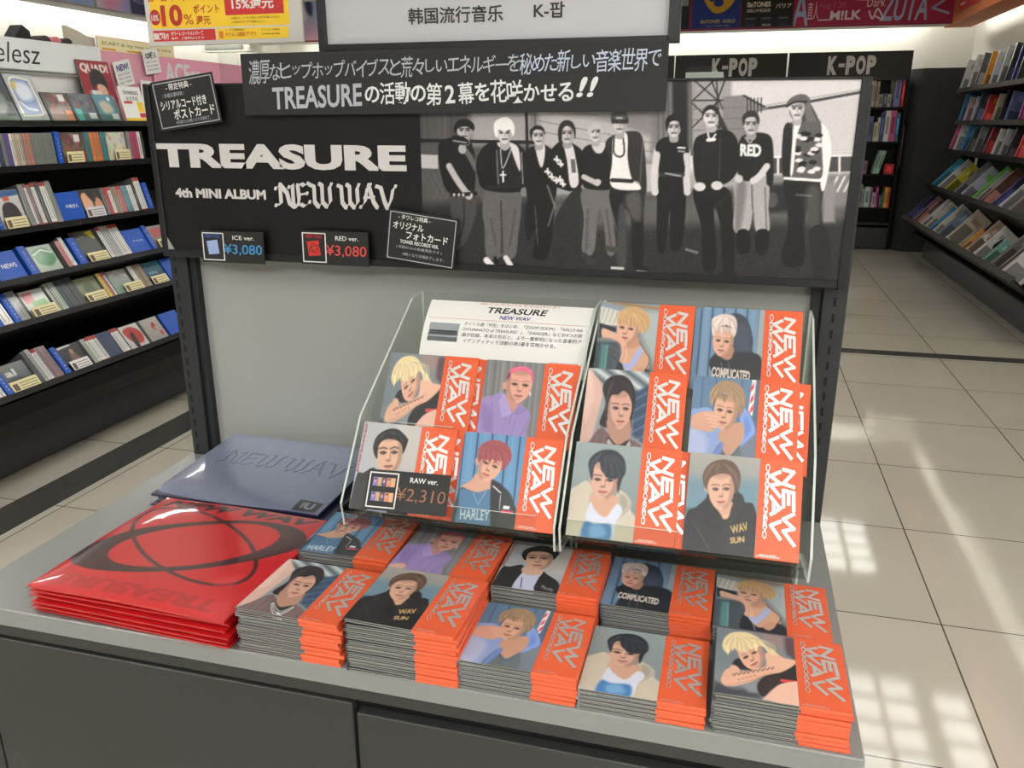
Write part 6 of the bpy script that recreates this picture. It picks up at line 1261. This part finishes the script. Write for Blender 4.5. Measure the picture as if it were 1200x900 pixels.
# ------------------------------------------------------------------ albums on the right fixture
RC = dict(clear=(198,198,200), white=(214,212,210), greydark=(96,96,98), amber=(216,150,50), lavender=(196,196,214), dark=(52,52,58), navydot=(44,50,104), black=(28,28,30), blue=(66,140,190), pinkwhite=(214,186,190), slate=(62,70,90), red=(190,56,54), cream=(196,186,160), periwinkle=(112,124,172), plum=(116,60,96), pink=(206,96,140), charcoal=(58,60,62), grey=(136,136,136), darkred=(110,36,36), silver=(184,186,186), turquoise=(56,160,186), yellow=(190,180,58), lime=(110,196,70), brown=(110,78,70), navy=(42,46,82), pearl=(206,206,210), photo=(150,140,136), ink=(50,46,72), mauve=(140,104,116), pale=(196,196,198), ivory=(212,206,192), greyblue=(120,140,160), bigcream=(206,196,176), orange=(206,150,70), title=(176,150,130), facewhite=(214,210,206), teal=(124,176,160), greyphoto=(130,124,120), darkphoto=(70,66,66), whitesmall=(212,206,204))
RROWS = {
1 : [('clear', 8.70), ('white', 8.399), ('greydark', 8.146), ('amber', 7.878), ('lavender', 7.655), ('clear', 7.417), ('dark', 7.194), ('navydot', 7.006), ('black', 6.872)],
2 : [('blue', 8.66), ('pinkwhite', 8.46), ('clear', 8.194), ('slate', 8.069), ('red', 7.771), ('cream', 7.467), ('black', 7.26), ('periwinkle', 7.088), ('plum', 6.723)],
3 : [('pink', 8.66), ('white', 8.48), ('blue', 8.194), ('charcoal', 7.964), ('grey', 7.746), ('charcoal', 7.511), ('darkred', 7.371), ('white', 7.131), ('silver', 6.929), ('dark', 6.715), ('red', 6.471)],
4 : [('turquoise', 8.56), ('white', 8.275), ('yellow', 7.975), ('grey', 7.595), ('lavender', 7.339), ('lime', 6.956), ('silver', 6.846), ('brown', 6.686), ('navy', 6.364), ('pearl', 6.179), ('photo', 5.941)],
5 : [('navy', 8.64), ('ink', 8.5), ('mauve', 8.288), ('brown', 8.11), ('pale', 7.897), ('cream', 7.695), ('blue', 7.502), ('ivory', 7.353), ('greyblue', 7.141), ('bigcream', 6.842), ('orange', 6.309), ('title', 6.174), ('facewhite', 5.944), ('teal', 5.684), ('greyphoto', 5.485), ('darkphoto', 5.279), ('whitesmall', 5.2)]}
RN = {1: 'top', 2: 'second', 3: 'third', 4: 'fourth', 5: 'lowest'}
CN = dict(clear='clear wrapped', pinkwhite='pink and white', greydark='dark grey', navydot='navy', darkred='dark red', greyblue='grey blue', bigcream='large cream', title='tan lettered', facewhite='white portrait', greyphoto='grey photo', darkphoto='dark photo', whitesmall='small white')
def album_book(M, key, label, dp, ht, th, full=True):
    c = RC[key]; t = thing('album', label, 'album', M=M, group='albums on the right fixture'); r = random.Random(label)
    b = MB(); m = mat('album_' + key, c, .35, coat=.7, coatr=.08); b.box(-dp, 0, -th, 0, 0, ht, m, bev=.0015); b.build('body', t)
    b = MB(); d = lambda k: tuple(max(0, min(255, v * k)) for v in c)
    a2 = mat('album2_' + key, d(.62) if sum(c) > 330 else d(1.9), .4, coat=.6, coatr=.08); a3 = mat('album3_' + key, {'navydot': (226, 110, 80), 'lavender': (150, 206, 110), 'yellow': (226, 216, 110), 'bigcream': (190, 150, 130), 'red': (222, 130, 60)}.get(key, d(1.25) if sum(c) < 520 else d(.8)), .4, coat=.6)
    b.box(-dp * r.uniform(.55, .9), -dp * .08, .0, .0008, ht * .08, ht * r.uniform(.3, .6), a2); b.box(-dp * .7, -dp * .2, .0, .0006, ht * .68, ht * r.uniform(.78, .92), a3)
    if key == 'yellow': b.text('ban', frame((0, .001, 0), (-1, 0, 0), (0, 0, 1)), dp * .6, ht * .75, dp * .5, ht * .16, INK_K, bold=.02)
    if key == 'title': b.text('ALBUM', frame((0, .001, 0), (-1, 0, 0), (0, 0, 1)), dp * .45, ht * .55, dp * .8, ht * .2, INK_W, bold=.04)
    if key == 'facewhite': b.prism(curve([(-dp*.6, ht*.55), (-dp*.5, ht*.75), (-dp*.35, ht*.7), (-dp*.3, ht*.5), (-dp*.45, ht*.42)]).tolist(), .0009, .0014, INK_K, np.array([[1,0,0,0],[0,0,1,0],[0,1,0,0],[0,0,0,1.]]))
    b.box(-.0006, .0006, -th * .8, -th * .2, ht * .1, ht * .9, a2); b.build('cover_print', t)
for row, toks in RROWS.items():
    X, z, a = RLIP[row]; M = tier_frame(X, z + .001, a, -1); r = random.Random(row + 20)
    for i, (key, y) in enumerate(toks):
        dp = (.165 if row == 1 else .185) if row < 4 else .155; ht = {1: .31, 2: .255, 3: .245, 4: .362, 5: .318}[row] * r.uniform(.88, 1.04)
        if key == 'bigcream': ht = .33
        if key in ('orange', 'whitesmall', 'teal'): ht = .2
        nx = toks[i + 1][1] if i + 1 < len(toks) else y - .2
        n = 3
        for j in range(n):
            th = .028; yy = y + j * .031
            if i and yy + th > toks[i - 1][1] - .002: break
            if yy + .03 > 8.735: break
            album_book(M @ tr(-.004 - .01 * j, -yy, 0), key, '%s album, %s of its cluster, cluster %d from the corner, %s tier' % (CN.get(key, key), ('frontmost', 'second', 'third')[j], i + 1, RN[row]), dp, ht * (1 - .05 * j), th)
# ------------------------------------------------------------------ books on the back wall bay
BKS = {
1.52: (1.22, [(1023,1028,'white',.16),(1028,1031,'tan',.17),(1031,1034,'beige',.27),(1034,1036.5,'grey brown',.26),(1036.5,1039,'beige',.26),(1039,1044,'grey',.13),(1044,1049,'charcoal',.14),(1049,1053,'silver',.13),(1053,1056,'dark brown',.31),(1056,1063,'periwinkle',.33),(1064,1067.5,'red',.27)]),
1.165: (1.26, [(1018,1021,'grey',.24),(1021,1026,'white',.25),(1027,1032,'slate blue',.26),(1033,1037,'cream',.20),(1037,1040,'ivory',.25),(1040,1045,'navy',.30),(1045,1051,'white',.32),(1051,1057.5,'pink',.32),(1057.5,1062,'teal',.30)]),
.82: (1.30, [(1015,1018,'grey',.14),(1018,1021,'white',.15),(1021,1025,'dusty rose',.14),(1031,1035,'mint',.25),(1035,1039,'mint',.25),(1045,1056,'red',.11)]),
.46: (1.35, [(1008,1011,'sky blue',.14),(1012,1015,'peach',.22),(1016,1018,'white',.33),(1019,1022,'grey',.25),(1022,1024.5,'beige',.20),(1025,1031,'aqua',.22),(1031,1034,'rose brown',.22),(1034,1038,'lilac',.16),(1038,1041,'pink',.22),(1042,1046,'charcoal',.14),(1046,1048.5,'olive',.16),(1048.5,1051,'yellow',.22),(1051,1053,'orange',.22),(1053,1055,'red orange',.22)])}
BC = {'white':(216,214,210),'tan':(150,124,100),'beige':(190,170,150),'grey brown':(140,126,116),'grey':(140,140,140),'charcoal':(70,72,74),'silver':(176,178,180),'dark brown':(74,60,54),'periwinkle':(126,130,186),'red':(190,44,50),'slate blue':(96,108,140),'cream':(206,198,160),'ivory':(206,202,190),'navy':(50,66,104),'pink':(210,84,140),'teal':(50,110,140),'dusty rose':(150,110,112),'mint':(150,186,166),'sky blue':(110,176,206),'peach':(222,164,140),'aqua':(176,206,206),'rose brown':(170,120,116),'lilac':(180,176,206),'olive':(130,126,90),'yellow':(226,190,60),'orange':(222,130,60),'red orange':(206,76,56)}
SN = {1.52: 'top', 1.165: 'second', .82: 'third', .46: 'lowest'}
for z, (X0, L) in BKS.items():
    for i, (a, b_, c, h) in enumerate(L):
        e = {1.52: 1067.5, 1.165: 1063, .82: 1057, .46: 1056}[z]
        x0, x1 = 1.458 - (e - a) * .0088, 1.458 - (e - b_) * .0088 - .002
        Mb = tr(x0, 9.30 + .004 * (i % 3), z + .0005)
        if c == 'mint': Mb = Mb @ rot('Y', 20) @ tr(0, 0, 0) if False else tr(x0, 9.30, z + .009) @ rot('Y', 13)
        t = thing('photo_book', '%s spined book, %s from the left on the %s back wall shelf' % (c, (ORD + ['fifteenth'])[i + 1], SN[z]), 'book', M=Mb, group='books on the back wall shelf')
        b = MB(); b.box(0, x1 - x0, 0, .16, 0, h, mat('book_' + c.replace(' ', '_'), BC[c], .45, coat=.3), bev=.0015); b.build('body', t)
        b = MB(); w_ = x1 - x0; b.box(w_ * .25, w_ * .75, -.0008, .001, h * .25, h * .8, mat('bookp_' + c.replace(' ', '_'), tuple(v * .65 if sum(BC[c]) > 330 else min(255, v * 1.7) for v in BC[c]), .5)); b.build('spine_print', t)
